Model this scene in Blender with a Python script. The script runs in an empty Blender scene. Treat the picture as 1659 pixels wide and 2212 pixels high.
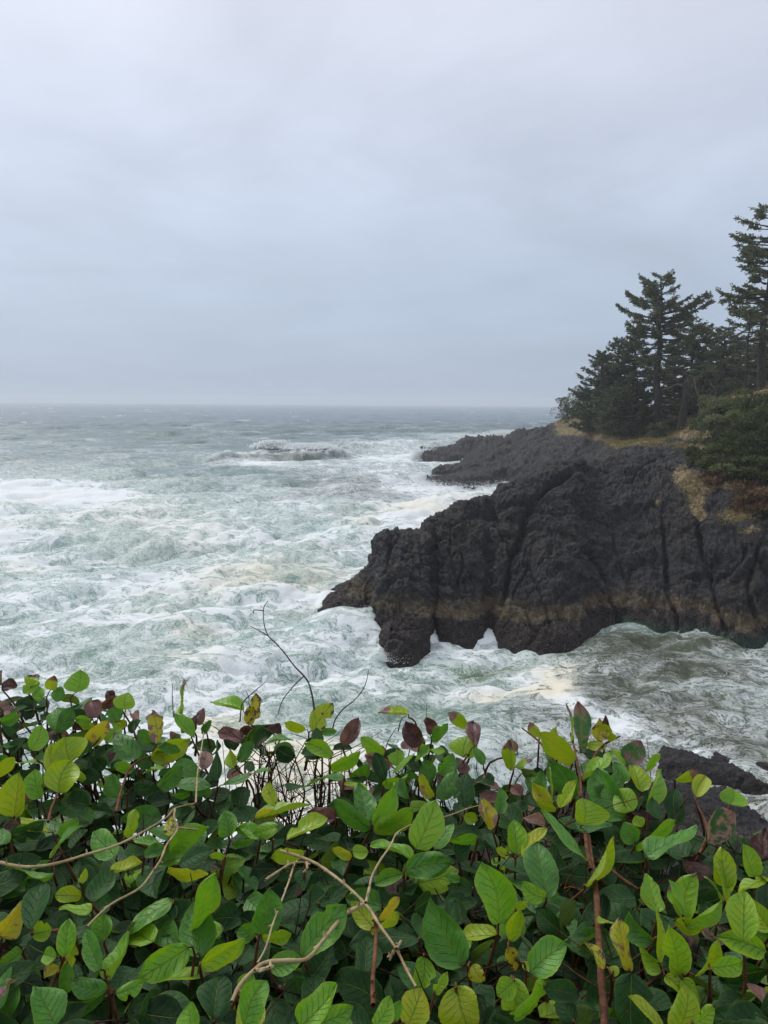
import bpy, math, random
import numpy as np
from mathutils import Matrix, Vector

sc = bpy.context.scene
RS = np.random.RandomState(11)
random.seed(5)

# ------------------------------------------------------------------ camera
W0, H0 = 1659.0, 2212.0           # reading scale of the photograph
CX, CY = W0 / 2, H0 / 2
FOC = H0 * 26.0 / 36.0
CAM = np.array([0.0, 0.0, 16.0])
PITCH = math.radians(8.40)
ROLL = math.radians(0.40)
F = np.array([0, math.cos(PITCH), -math.sin(PITCH)])
R0 = np.array([1.0, 0, 0]); U0 = np.array([0, math.sin(PITCH), math.cos(PITCH)])
R = math.cos(ROLL) * R0 + math.sin(ROLL) * U0
U = -math.sin(ROLL) * R0 + math.cos(ROLL) * U0
cd = bpy.data.cameras.new('camera'); cam = bpy.data.objects.new('camera', cd)
sc.collection.objects.link(cam)
cd.sensor_fit = 'VERTICAL'; cd.sensor_height = 36; cd.lens = 26.0
cd.clip_start = 0.05; cd.clip_end = 40000
cam.matrix_world = Matrix(((R[0], U[0], -F[0], CAM[0]), (R[1], U[1], -F[1], CAM[1]), (R[2], U[2], -F[2], CAM[2]), (0, 0, 0, 1)))
sc.camera = cam

# ------------------------------------------------------------------ sky and sun
SUN_EL, SUN_AZ = math.radians(48), math.radians(-38)     # azimuth from +Y towards +X
world = bpy.data.worlds.new("World"); sc.world = world; world.use_nodes = True
wt = world.node_tree; wt.nodes.clear()


class NT:
    """small helper for node graphs"""
    def __init__(self, tree): self.t = tree
    def n(self, typ, **kw):
        nd = self.t.nodes.new(typ)
        for k, v in kw.items():
            if k == 'ins':
                for a, b in v.items(): self.set(nd, a, b)
            else: setattr(nd, k, v)
        return nd
    def set(self, nd, key, val):
        s = nd.inputs[key]
        if isinstance(val, bpy.types.NodeSocket): self.t.links.new(val, s)
        else: s.default_value = val
    def math(self, op, a, b=None, c=None, clamp=False):
        nd = self.t.nodes.new('ShaderNodeMath'); nd.operation = op; nd.use_clamp = clamp
        self.set(nd, 0, a)
        if b is not None: self.set(nd, 1, b)
        if c is not None: self.set(nd, 2, c)
        return nd.outputs[0]
    def mix(self, f, a, b, blend='MIX'):
        nd = self.t.nodes.new('ShaderNodeMix'); nd.data_type = 'RGBA'; nd.blend_type = blend
        self.set(nd, 0, f); self.set(nd, 6, a); self.set(nd, 7, b)
        return nd.outputs[2]
    def noise(self, vec, scale, detail=4, rough=0.55, dist=0.0, dims='3D', typ='FBM', norm=True):
        nd = self.t.nodes.new('ShaderNodeTexNoise'); nd.noise_dimensions = dims; nd.noise_type = typ
        if hasattr(nd, 'normalize') and typ == 'FBM': nd.normalize = norm
        if vec is not None: self.set(nd, 'Vector', vec)
        nd.inputs['Scale'].default_value = scale; nd.inputs['Detail'].default_value = detail
        nd.inputs['Roughness'].default_value = rough; nd.inputs['Distortion'].default_value = dist
        return nd.outputs['Fac']
    def ramp(self, f, stops, interp='LINEAR'):
        nd = self.t.nodes.new('ShaderNodeValToRGB'); nd.color_ramp.interpolation = interp
        e = nd.color_ramp.elements
        while len(e) < len(stops): e.new(0.5)
        for i, (p, c) in enumerate(stops):
            e[i].position = p; e[i].color = (*c, 1) if len(c) == 3 else c
        self.set(nd, 0, f); return nd.outputs[0]
    def smooth(self, x, lo, hi, to0=0.0, to1=1.0):
        nd = self.t.nodes.new('ShaderNodeMapRange'); nd.interpolation_type = 'SMOOTHSTEP'
        for i, v in enumerate((x, lo, hi, to0, to1)): self.set(nd, i, v)
        return nd.outputs[0]
    def lin(self, x, lo, hi, to0=0.0, to1=1.0):
        nd = self.t.nodes.new('ShaderNodeMapRange'); nd.clamp = True
        for i, v in enumerate((x, lo, hi, to0, to1)): self.set(nd, i, v)
        return nd.outputs[0]
    def vmath(self, op, a, b=None):
        nd = self.t.nodes.new('ShaderNodeVectorMath'); nd.operation = op
        self.set(nd, 0, a)
        if b is not None:
            if op == 'SCALE': self.set(nd, 3, b)
            else: self.set(nd, 1, b)
        return nd.outputs[0]
    def attr(self, name, out='Fac'):
        nd = self.t.nodes.new('ShaderNodeAttribute'); nd.attribute_name = name
        return nd.outputs[out]
    def sep(self, v):
        nd = self.t.nodes.new('ShaderNodeSeparateXYZ'); self.set(nd, 0, v); return nd.outputs
    def comb(self, x, y, z):
        nd = self.t.nodes.new('ShaderNodeCombineXYZ')
        for i, v in enumerate((x, y, z)): self.set(nd, i, v)
        return nd.outputs[0]


w = NT(wt)
sky = w.n('ShaderNodeTexSky', sky_type='NISHITA', sun_disc=False, sun_elevation=SUN_EL, sun_rotation=SUN_AZ)
try: sky.air_density = 1.0; sky.dust_density = 3.0
except Exception: pass
tc = w.n('ShaderNodeTexCoord')
d = w.sep(tc.outputs['Generated'])
zz = w.math('MAXIMUM', d[2], 0.0)
zden = w.math('ADD', zz, 0.16)
pl = w.comb(w.math('DIVIDE', d[0], zden), w.math('DIVIDE', d[1], zden), 0.0)
pl = w.vmath('ADD', w.vmath('MULTIPLY', pl, (1.0, 0.9, 1.0)), (1.7, 0.4, 0.0))
n1 = w.noise(pl, 0.8, 6, 0.55, 0.7)
n2 = w.noise(w.vmath('ADD', pl, (7.3, 2.1, 0)), 2.1, 5, 0.5, 0.3)
elev = w.ramp(zz, [(0.0, (3.55, 4.35, 5.6)), (0.10, (3.85, 4.65, 5.9)), (0.28, (4.9, 5.55, 6.7)), (0.48, (5.9, 6.2, 7.1)), (0.7, (6.15, 6.5, 7.2)), (1.0, (6.15, 6.5, 7.2))])
# brighter towards the hidden sun, upper left
sx = math.sin(SUN_AZ) * math.cos(SUN_EL); sy = math.cos(SUN_AZ) * math.cos(SUN_EL); sz = math.sin(SUN_EL)
dot = w.n('ShaderNodeVectorMath', operation='DOT_PRODUCT'); w.set(dot, 0, tc.outputs['Generated']); w.set(dot, 1, (sx, sy, sz))
glow = w.smooth(dot.outputs['Value'], 0.55, 1.0, 0.95, 1.17)
tex = w.math('ADD', w.lin(n1, 0.3, 0.7, -0.11, 0.11), w.lin(n2, 0.3, 0.7, -0.06, 0.06))
tex = w.math('MULTIPLY', tex, w.smooth(zz, 0.0, 0.3, 0.3, 1.0))
gain = w.math('MULTIPLY', glow, w.math('ADD', tex, 1.0))
cl = w.vmath('SCALE', elev, gain)
warm = w.smooth(n1, 0.42, 0.66, 0.0, 0.5)
cl = w.mix(w.math('MULTIPLY', warm, w.smooth(zz, 0.12, 0.5)), cl, w.vmath('MULTIPLY', cl, (1.04, 1.0, 1.0)))
skc = w.mix(0.93, sky.outputs[0], cl)
bg = w.n('ShaderNodeBackground'); w.set(bg, 0, skc); bg.inputs[1].default_value = 0.1
wo = w.n('ShaderNodeOutputWorld'); wt.links.new(bg.outputs[0], wo.inputs[0])

sd = bpy.data.lights.new('sun', 'SUN'); sd.energy = 1.3; sd.angle = math.radians(25); sd.color = (1.0, 0.97, 0.93)
so = bpy.data.objects.new('sun', sd); sc.collection.objects.link(so)
so.rotation_euler = Vector((-sx, -sy, -sz)).to_track_quat('-Z', 'Y').to_euler()

sc.view_settings.view_transform = 'Standard'; sc.view_settings.look = 'None'
sc.view_settings.exposure = 0.28; sc.view_settings.gamma = 1.0
sc.render.engine = 'CYCLES'
sc.cycles.max_bounces = 6; sc.cycles.diffuse_bounces = 3; sc.cycles.glossy_bounces = 2
sc.cycles.transmission_bounces = 3; sc.cycles.volume_bounces = 1
sc.cycles.use_denoising = True


# ------------------------------------------------------------------ geometry helpers
def ray(px, py):
    px = np.asarray(px, float)[..., None]; py = np.asarray(py, float)[..., None]
    return F + R * (px - CX) / FOC - U * (py - CY) / FOC
def at(px, py, Y):
    """the place in the world seen at a reading of the photograph, Y metres out to sea"""
    r = ray(px, py); return CAM + r * (np.asarray(Y, float)[..., None] / r[..., 1:2])
def onsea(px, py):
    r = ray(px, py); return CAM + r * (-CAM[2] / r[..., 2:3])
def proj(P):
    dd = P - CAM; z = dd @ F; z = np.where(z < 0.05, 0.05, z)
    return CX + FOC * (dd @ R) / z, CY - FOC * (dd @ U) / z

_perm = np.random.RandomState(3).permutation(256); _perm = np.concatenate([_perm, _perm, _perm])
_g = np.random.RandomState(4).normal(size=(256, 3)); _g /= np.linalg.norm(_g, axis=1)[:, None]
def perlin(P):
    Pi = np.floor(P).astype(int); f = P - Pi; Pi &= 255
    u = f * f * f * (f * (f * 6 - 15) + 10); out = 0
    for dx in (0, 1):
        for dy in (0, 1):
            for dz in (0, 1):
                h = _perm[_perm[_perm[(Pi[:, 0] + dx) & 255] + ((Pi[:, 1] + dy) & 255)] + ((Pi[:, 2] + dz) & 255)]
                gdot = (_g[h] * (f - np.array([dx, dy, dz]))).sum(1)
                wx = u[:, 0] if dx else 1 - u[:, 0]; wy = u[:, 1] if dy else 1 - u[:, 1]; wz = u[:, 2] if dz else 1 - u[:, 2]
                out = out + gdot * wx * wy * wz
    return out * 1.6
def fbm(P, octs=4, lac=2.03, gain=0.5):
    a, s, o = 1.0, 0.0, P.copy()
    for i in range(octs):
        s = s + a * perlin(o + i * 17.3); o = o * lac; a *= gain
    return s
def ridged(P, octs=4, gain=0.5):
    a, s, o = 1.0, 0.0, P.copy()
    for i in range(octs):
        s = s + a * (1 - np.abs(perlin(o + i * 9.1)) * 2); o = o * 2.1; a *= gain
    return s
def sstep(x, a, b):
    t = np.clip((x - a) / (b - a), 0, 1); return t * t * (3 - 2 * t)

COL = sc.collection
def tag(o, label=None, cat=None, group=None, kind=None):
    if label: o['label'] = label
    if cat: o['category'] = cat
    if group: o['group'] = group
    if kind: o['kind'] = kind
    return o
def empty(name, loc=(0, 0, 0)):
    o = bpy.data.objects.new(name, None); o.empty_display_size = 0.3; COL.objects.link(o); o.location = loc
    return o
def mesh_obj(name, V, faces, mat, parent=None, smooth=True, attrs=None, uv=None):
    """V (n,3) in world coordinates, faces (m,k) array with one k; attrs: name -> (n,) or (n,4)"""
    V = np.asarray(V, np.float32); Fc = np.asarray(faces, np.int32)
    org = np.zeros(3, np.float32)
    if parent is not None:
        p = parent
        while p is not None: org = org + np.array(p.location, np.float32); p = p.parent
    me = bpy.data.meshes.new(name); n, (m, k) = len(V), Fc.shape
    me.vertices.add(n); me.loops.add(m * k); me.polygons.add(m)
    me.vertices.foreach_set('co', (V - org).ravel())
    me.loops.foreach_set('vertex_index', Fc.ravel())
    me.polygons.foreach_set('loop_start', np.arange(0, m * k, k, dtype=np.int32))
    me.update(calc_edges=True)
    me.polygons.foreach_set('use_smooth', np.full(m, smooth))
    for nm, a in (attrs or {}).items():
        a = np.asarray(a, np.float32)
        if a.ndim == 1:
            at_ = me.attributes.new(nm, 'FLOAT', 'POINT'); at_.data.foreach_set('value', a)
        else:
            at_ = me.attributes.new(nm, 'FLOAT_COLOR', 'POINT'); at_.data.foreach_set('color', a.ravel())
    if uv is not None:
        ul = me.uv_layers.new(name='UVMap'); ul.data.foreach_set('uv', np.asarray(uv, np.float32)[Fc.ravel()].ravel())
    me.materials.append(mat); me.update()
    o = bpy.data.objects.new(name, me); COL.objects.link(o)
    if parent is not None: o.parent = parent
    return o
def grid_faces(nu, nv, wrap=False):
    i = np.arange(nv - 1)[:, None] * nu; j = np.arange(nu if wrap else nu - 1)[None, :]; j2 = (j + 1) % nu
    return np.stack([i + j, i + j2, i + nu + j2, i + nu + j], -1).reshape(-1, 4)

class Soup:
    """collects pieces with quad faces into one mesh"""
    def __init__(s): s.V = []; s.F = []; s.A = []; s.UV = []; s.n = 0
    def add(s, V, Fc, A=None, UV=None):
        s.V.append(V); s.F.append(np.asarray(Fc) + s.n); s.n += len(V)
        if A is not None: s.A.append(A)
        if UV is not None: s.UV.append(UV)
    def build(s, name, mat, parent=None, smooth=True, attr=None):
        if not s.V: return None
        return mesh_obj(name, np.concatenate(s.V), np.concatenate(s.F), mat, parent, smooth,
                        {attr: np.concatenate(s.A)} if attr and s.A else None, np.concatenate(s.UV) if s.UV else None)
def tube(P, r0, r1, sides=6, knob=0.0, seed=0):
    P = np.asarray(P, float); n = len(P)
    T = np.gradient(P, axis=0); T /= np.linalg.norm(T, axis=1)[:, None] + 1e-9
    ref = np.array([0.31, 0.22, 0.92]) if abs(T[:, 2]).mean() < 0.8 else np.array([0.9, 0.3, 0.1])
    A = np.cross(T, ref); A /= np.linalg.norm(A, axis=1)[:, None] + 1e-9; B = np.cross(T, A)
    rad = np.linspace(r0, r1, n) if np.isscalar(r0) else np.asarray(r0)
    if knob: rad = rad * (1 + knob * np.random.RandomState(abs(int(seed))).uniform(-1, 1, n))
    th = np.arange(sides) / sides * 2 * np.pi
    V = P[:, None] + rad[:, None, None] * (np.cos(th)[None, :, None] * A[:, None] + np.sin(th)[None, :, None] * B[:, None])
    return V.reshape(-1, 3), grid_faces(sides, n, True)
def spline(P, n):
    P = np.asarray(P, float); k = len(P)
    if k < 3: t = np.linspace(0, 1, n)[:, None]; return P[0] * (1 - t) + P[-1] * t
    s = np.concatenate([[0], np.cumsum(np.linalg.norm(np.diff(P, axis=0), axis=1) + 1e-6)]); s /= s[-1]
    t = np.linspace(0, 1, n); out = np.empty((n, P.shape[1])); m = np.gradient(P, s, axis=0)
    i = np.clip(np.searchsorted(s, t, 'right') - 1, 0, k - 2); h = (s[i + 1] - s[i]); u = ((t - s[i]) / h)[:, None]; h = h[:, None]
    return (2 * u**3 - 3 * u**2 + 1) * P[i] + (u**3 - 2 * u**2 + u) * h * m[i] + (-2 * u**3 + 3 * u**2) * P[i + 1] + (u**3 - u**2) * h * m[i + 1]


# ------------------------------------------------------------------ materials
def new_mat(name):
    m = bpy.data.materials.new(name); m.use_nodes = True; m.node_tree.nodes.clear()
    t = NT(m.node_tree); out = t.n('ShaderNodeOutputMaterial')
    return m, t, out
def principled(t, out, color, rough=0.8, spec=0.4, bump=None, bdist=0.05, bstr=1.0, **kw):
    p = t.n('ShaderNodeBsdfPrincipled'); t.set(p, 'Base Color', color); t.set(p, 'Roughness', rough); t.set(p, 'Specular IOR Level', spec)
    for k, v in kw.items(): t.set(p, k, v)
    if bump is not None:
        b = t.n('ShaderNodeBump'); t.set(b, 'Height', bump); b.inputs['Distance'].default_value = bdist; b.inputs['Strength'].default_value = bstr
        t.t.links.new(b.outputs[0], p.inputs['Normal'])
    if out is not None: t.t.links.new(p.outputs[0], out.inputs[0])
    return p

# sea ---------------------------------------------------------------
def make_sea_mat():
    m, t, out = new_mat('sea_water')
    g = t.n('ShaderNodeNewGeometry'); P = g.outputs['Position']
    P2 = t.vmath('MULTIPLY', P, (1.0, 1.0, 0.0))
    cov = t.attr('cov'); crm = t.attr('cream'); wat = t.attr('wat', 'Color')
    # domain warp for torn, stringy foam
    wv = t.n('ShaderNodeTexNoise'); t.set(wv, 'Vector', P2); wv.inputs['Scale'].default_value = 0.33; wv.inputs['Detail'].default_value = 4
    warp = t.vmath('SCALE', t.vmath('SUBTRACT', wv.outputs['Color'], (0.5, 0.5, 0.5)), 5.5)
    Q = t.vmath('ADD', P2, warp)
    wv2 = t.n('ShaderNodeTexNoise'); t.set(wv2, 'Vector', Q); wv2.inputs['Scale'].default_value = 1.7; wv2.inputs['Detail'].default_value = 3
    Q = t.vmath('ADD', Q, t.vmath('SCALE', t.vmath('SUBTRACT', wv2.outputs['Color'], (0.5, 0.5, 0.5)), 1.3))
    Qs = t.vmath('MULTIPLY', Q, (0.62, 1.2, 1.0))
    big = t.noise(Qs, 0.13, 4, 0.55)
    a = t.noise(Qs, 0.85, 7, 0.66)
    ridge = t.math('SUBTRACT', 1.0, t.math('MULTIPLY', t.math('ABSOLUTE', t.math('SUBTRACT', t.noise(Qs, 1.1, 5, 0.6), 0.5)), 10.0), clamp=True)
    ridge2 = t.math('SUBTRACT', 1.0, t.math('MULTIPLY', t.math('ABSOLUTE', t.math('SUBTRACT', t.noise(t.vmath('ADD', Qs, (31, 7, 0)), 2.1, 4, 0.6), 0.5)), 10.0), clamp=True)
    ridge3 = t.math('SUBTRACT', 1.0, t.math('MULTIPLY', t.math('ABSOLUTE', t.math('SUBTRACT', t.noise(t.vmath('ADD', Qs, (3, 71, 0)), 0.55, 6, 0.62), 0.5)), 11.0), clamp=True)
    fld = t.math('ADD', t.math('MULTIPLY', a, 0.56), t.math('MULTIPLY', big, 0.44))
    th = t.math('SUBTRACT', 0.695, t.math('MULTIPLY', cov, 0.30))
    dense = t.smooth(t.math('SUBTRACT', fld, th), -0.012, 0.035)
    lace = t.math('MAXIMUM', t.math('MAXIMUM', ridge, ridge3), t.math('MULTIPLY', ridge2, 0.85))
    near = t.smooth(t.math('SUBTRACT', fld, th), -0.26, -0.02)
    lace = t.math('MULTIPLY', t.smooth(lace, 0.45, 0.9), near)
    foam = t.math('MAXIMUM', t.math('MULTIPLY', dense, 0.95), t.math('MULTIPLY', lace, 0.66))
    fine = t.noise(Qs, 5.0, 4, 0.65)
    foam = t.math('MULTIPLY', foam, t.smooth(fine, 0.22, 0.42, 0.72, 1.0))
    foam = t.math('MULTIPLY', foam, t.smooth(cov, 0.0, 0.12))
    foam = t.math('MAXIMUM', foam, t.attr('cap'))
    veil = t.math('MULTIPLY', t.smooth(cov, 0.15, 0.8), t.smooth(a, 0.3, 0.65))
    wc = t.mix(t.math('MULTIPLY', veil, 0.62), wat, (0.44, 0.60, 0.53, 1))
    fc = t.mix(t.math('MULTIPLY', crm, t.smooth(fine, 0.3, 0.6, 0.6, 1.0)), (0.80, 0.83, 0.83, 1), (0.80, 0.72, 0.54, 1))
    col = t.mix(foam, wc, fc)
    r1 = t.noise(t.vmath('MULTIPLY', P, (1.0, 1.5, 1.0)), 0.5, 6, 0.62)
    r2 = t.noise(t.vmath('MULTIPLY', P, (1.0, 1.3, 1.0)), 0.13, 6, 0.66)
    far = t.attr('far')
    hgt = t.math('ADD', t.math('MULTIPLY', r1, t.math('SUBTRACT', 1.0, t.math('MULTIPLY', far, 0.5))), t.math('MULTIPLY', r2, t.math('MULTIPLY', far, 6.0)))
    hgt = t.math('MULTIPLY', hgt, t.math('SUBTRACT', 1.0, t.math('MULTIPLY', cov, 0.5)))
    hgt = t.math('ADD', hgt, t.math('MULTIPLY', foam, 0.06))
    rough = t.math('ADD', t.math('ADD', 0.10, t.math('MULTIPLY', far, 0.12)), t.math('MULTIPLY', foam, 0.6))
    principled(t, out, col, rough, 0.5, hgt, 0.42, 1.0, IOR=1.33)
    return m

def make_rock_mat(name, dark=1.0):
    m, t, out = new_mat(name)
    g = t.n('ShaderNodeNewGeometry'); P = g.outputs['Position']; z = t.sep(P)[2]; nz = t.sep(g.outputs['Normal'])[2]
    n0 = t.noise(P, 0.22, 4, 0.6); n1 = t.noise(P, 1.3, 6, 0.65); n2 = t.noise(P, 6.0, 5, 0.7)
    vor = t.n('ShaderNodeTexVoronoi'); t.set(vor, 'Vector', t.vmath('ADD', P, t.vmath('SCALE', t.comb(n1, n2, n0), 0.8))); vor.inputs['Scale'].default_value = 2.6
    base = t.ramp(n1, [(0.25, (0.010 * dark, 0.010 * dark, 0.014 * dark)), (0.5, (0.040 * dark, 0.037 * dark, 0.046 * dark)), (0.72, (0.105 * dark, 0.095 * dark, 0.098 * dark))])
    brown = t.ramp(n2, [(0.3, (0.028 * dark, 0.022 * dark, 0.013 * dark)), (0.7, (0.085 * dark, 0.068 * dark, 0.038 * dark))])
    fb = t.math('MULTIPLY', t.smooth(n0, 0.40, 0.66), t.smooth(nz, 0.0, 0.75, 0.35, 1.0))
    col = t.mix(t.math('MULTIPLY', fb, 0.8), base, brown)
    # tidal belts: bare tan belt over a dark mussel belt
    zn = t.math('ADD', z, t.math('MULTIPLY', t.math('SUBTRACT', n0, 0.5), 2.2))
    zn = t.math('ADD', zn, t.math('MULTIPLY', t.math('SUBTRACT', n2, 0.5), 0.9))
    zn = t.math('ADD', zn, t.attr('belt'))
    tan = t.math('MULTIPLY', t.smooth(zn, 0.85, 1.1), t.smooth(zn, 2.3, 1.35))
    tanc = t.ramp(n2, [(0.3, (0.050, 0.036, 0.018)), (0.7, (0.20, 0.145, 0.075))])
    col = t.mix(t.math('MULTIPLY', tan, t.attr('tanamt')), col, tanc)
    mus = t.smooth(zn, 1.1, 0.85)
    musn = t.noise(P, 9.0, 3, 0.7)
    musc = t.ramp(musn, [(0.35, (0.006, 0.004, 0.004)), (0.55, (0.028, 0.016, 0.013)), (0.68, (0.15, 0.11, 0.095))])
    col = t.mix(mus, col, musc)
    alg = t.math('MULTIPLY', t.attr('algae'), t.smooth(z, 0.75, 0.3))
    col = t.mix(t.math('MULTIPLY', alg, t.smooth(musn, 0.35, 0.6)), col, (0.035, 0.085, 0.055, 1))
    # pale flecks of lichen and guano
    fl = t.n('ShaderNodeTexVoronoi'); t.set(fl, 'Vector', P); fl.inputs['Scale'].default_value = 1.5
    flm = t.math('MULTIPLY', t.smooth(fl.outputs['Distance'], 0.10, 0.05), t.smooth(n0, 0.45, 0.6))
    col = t.mix(t.math('MULTIPLY', flm, 0.7), col, (0.22, 0.21, 0.18, 1))
    # dry grass and moss where the slope carries soil
    gr = t.attr('grass'); gn = t.noise(P, 3.2, 7, 0.78)
    gm = t.smooth(t.math('ADD', gr, t.math('MULTIPLY', t.math('SUBTRACT', gn, 0.5), 2.2)), 0.38, 0.66)
    gc = t.ramp(t.noise(P, 1.3, 7, 0.75), [(0.3, (0.060, 0.042, 0.028)), (0.44, (0.18, 0.125, 0.065)), (0.56, (0.34, 0.26, 0.12)), (0.70, (0.26, 0.24, 0.075))])
    col = t.mix(gm, col, gc)
    so_ = t.attr('soil'); col = t.mix(t.math('MULTIPLY', so_, t.smooth(n1, 0.3, 0.6)), col, t.ramp(n2, [(0.3, (0.085, 0.07, 0.062)), (0.7, (0.17, 0.145, 0.13))]))
    h = t.math('ADD', t.math('MULTIPLY', n1, 1.0), t.math('MULTIPLY', n2, 0.45))
    h = t.math('ADD', h, t.math('MULTIPLY', vor.outputs['Distance'], -0.35))
    h = t.math('ADD', h, t.math('MULTIPLY', t.math('MULTIPLY', musn, mus), 0.3))
    rough = t.lin(n1, 0.3, 0.7, 0.5, 0.85)
    principled(t, out, col, rough, 0.4, h, 0.5, 1.0)
    return m

def make_needle_mat(name, c0, c1, c2, trans=0.45):
    m, t, out = new_mat(name)
    r = t.attr('rnd'); g = t.n('ShaderNodeNewGeometry'); n = t.noise(g.outputs['Position'], 0.7, 3, 0.6)
    f = t.math('ADD', t.math('MULTIPLY', r, 0.6), t.math('MULTIPLY', n, 0.4))
    c = t.ramp(f, [(0.2, c0), (0.5, c1), (0.85, c2)])
    p = principled(t, None, c, 0.65, 0.3)
    tr = t.n('ShaderNodeBsdfTranslucent'); t.set(tr, 0, c)
    mx = t.n('ShaderNodeMixShader'); mx.inputs[0].default_value = trans
    t.t.links.new(p.outputs[0], mx.inputs[1]); t.t.links.new(tr.outputs[0], mx.inputs[2]); t.t.links.new(mx.outputs[0], out.inputs[0])
    return m
def make_bark(name, a, b, scale=6.0, bd=0.03):
    m, t, out = new_mat(name)
    g = t.n('ShaderNodeNewGeometry'); P = t.vmath('MULTIPLY', g.outputs['Position'], (1, 1, 0.35))
    n = t.noise(P, scale, 6, 0.7); n2 = t.noise(P, scale * 0.2, 3, 0.6)
    c = t.mix(t.smooth(t.math('ADD', t.math('MULTIPLY', n, 0.6), t.math('MULTIPLY', n2, 0.4)), 0.35, 0.65), (*a, 1), (*b, 1))
    principled(t, out, c, 0.85, 0.25, n, bd, 1.0)
    return m

def make_leaf_mat():
    m, t, out = new_mat('salal_leaf')
    uvn = t.n('ShaderNodeUVMap'); uv = t.sep(uvn.outputs[0]); u, v = uv[0], uv[1]
    lc = t.n('ShaderNodeAttribute'); lc.attribute_name = 'lc'
    s = t.n('ShaderNodeSeparateColor'); t.set(s, 0, lc.outputs['Color']); age_shade, wear, rnd = s.outputs[0], s.outputs[1], s.outputs[2]
    tip = lc.outputs['Alpha']
    g = t.n('ShaderNodeNewGeometry')
    pv = t.vmath('ADD', t.comb(t.math('MULTIPLY', u, 1.0), t.math('MULTIPLY', v, 1.7), 0.0), t.comb(t.math('MULTIPLY', rnd, 37.0), t.math('MULTIPLY', rnd, 91.0), rnd))
    na = t.noise(pv, 2.2, 4, 0.6); nb = t.noise(pv, 9.0, 4, 0.65)
    au = t.math('MULTIPLY', t.math('ABSOLUTE', t.math('SUBTRACT', u, 0.5)), 2.0)
    ag = t.math('ADD', age_shade, t.math('MULTIPLY', t.math('SUBTRACT', na, 0.5), 0.35))
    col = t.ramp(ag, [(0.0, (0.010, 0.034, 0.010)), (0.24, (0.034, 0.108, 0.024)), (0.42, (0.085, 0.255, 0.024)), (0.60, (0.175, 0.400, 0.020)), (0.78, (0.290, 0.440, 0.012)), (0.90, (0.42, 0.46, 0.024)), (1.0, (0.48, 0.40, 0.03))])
    # veins
    midr = t.smooth(au, 0.055, 0.015)
    vv = t.math('FRACT', t.math('ADD', t.math('SUBTRACT', t.math('MULTIPLY', v, t.math('ADD', 5.0, t.math('MULTIPLY', rnd, 2.0))), t.math('MULTIPLY', t.math('POWER', au, 0.8), 1.7)), t.math('MULTIPLY', na, 1.1)))
    vd = t.math('ABSOLUTE', t.math('SUBTRACT', vv, 0.5))
    side = t.math('MULTIPLY', t.smooth(vd, 0.09, 0.0), t.smooth(au, 1.0, 0.6))
    col = t.mix(t.math('MULTIPLY', midr, 0.85), col, t.mix(0.5, col, (0.30, 0.38, 0.08, 1)))
    col = t.mix(t.math('MULTIPLY', side, t.lin(t.math('FRACT', t.math('MULTIPLY', rnd, 7.3)), 0, 1, 0.0, 0.20)), col, t.vmath('SCALE', col, 0.7))
    rim = t.math('MULTIPLY', t.smooth(au, 0.9, 1.0), t.smooth(age_shade, 0.3, 0.7, 0.15, 0.8))
    col = t.mix(rim, col, (0.33, 0.34, 0.03, 1))
    # brown wear: patches, margins, tips
    wmask = t.math('ADD', t.math('MULTIPLY', wear, 1.25), t.math('MULTIPLY', t.math('SUBTRACT', na, 0.5), 1.6))
    wmask = t.math('ADD', wmask, t.math('MULTIPLY', t.math('SUBTRACT', au, 0.5), t.math('MULTIPLY', wear, 0.35)))
    wm = t.smooth(wmask, 0.60, 0.78)
    tm = t.smooth(t.math('ADD', t.math('SUBTRACT', v, t.math('SUBTRACT', 1.0, tip)), t.math('MULTIPLY', t.math('SUBTRACT', nb, 0.5), 0.35)), 0.0, 0.07)
    tm = t.math('MULTIPLY', tm, t.smooth(tip, 0.01, 0.05))
    spots = t.math('MULTIPLY', t.smooth(nb, 0.70, 0.76), 0.8)
    brn = t.ramp(t.math('ADD', t.math('MULTIPLY', na, 0.55), t.math('MULTIPLY', rnd, 0.45)), [(0.25, (0.030, 0.013, 0.012)), (0.45, (0.10, 0.045, 0.040)), (0.62, (0.25, 0.13, 0.125)), (0.85, (0.34, 0.20, 0.13))])
    col = t.mix(t.math('MAXIMUM', t.math('MAXIMUM', wm, tm), spots), col, brn)
    # paler underside
    col2 = t.mix(g.outputs['Backfacing'], col, t.mix(0.45, col, (0.16, 0.24, 0.05, 1)))
    h = t.math('ADD', t.math('MULTIPLY', t.math('ADD', midr, t.math('MULTIPLY', side, 0.35)), -1.0), t.math('MULTIPLY', nb, 0.5))
    rough = t.math('ADD', t.lin(nb, 0.3, 0.7, 0.27, 0.40), t.math('MULTIPLY', t.math('SUBTRACT', 0.4, age_shade, clamp=True), 0.9))
    p = principled(t, None, col2, rough, t.lin(age_shade, 0.1, 0.4, 0.25, 0.5), h, 0.0030, 1.0)
    tr = t.n('ShaderNodeBsdfTranslucent'); t.set(tr, 0, t.vmath('MULTIPLY', col2, (1.6, 1.5, 0.7)))
    mx = t.n('ShaderNodeMixShader'); mx.inputs[0].default_value = 0.28
    t.t.links.new(p.outputs[0], mx.inputs[1]); t.t.links.new(tr.outputs[0], mx.inputs[2]); t.t.links.new(mx.outputs[0], out.inputs[0])
    return m

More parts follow.
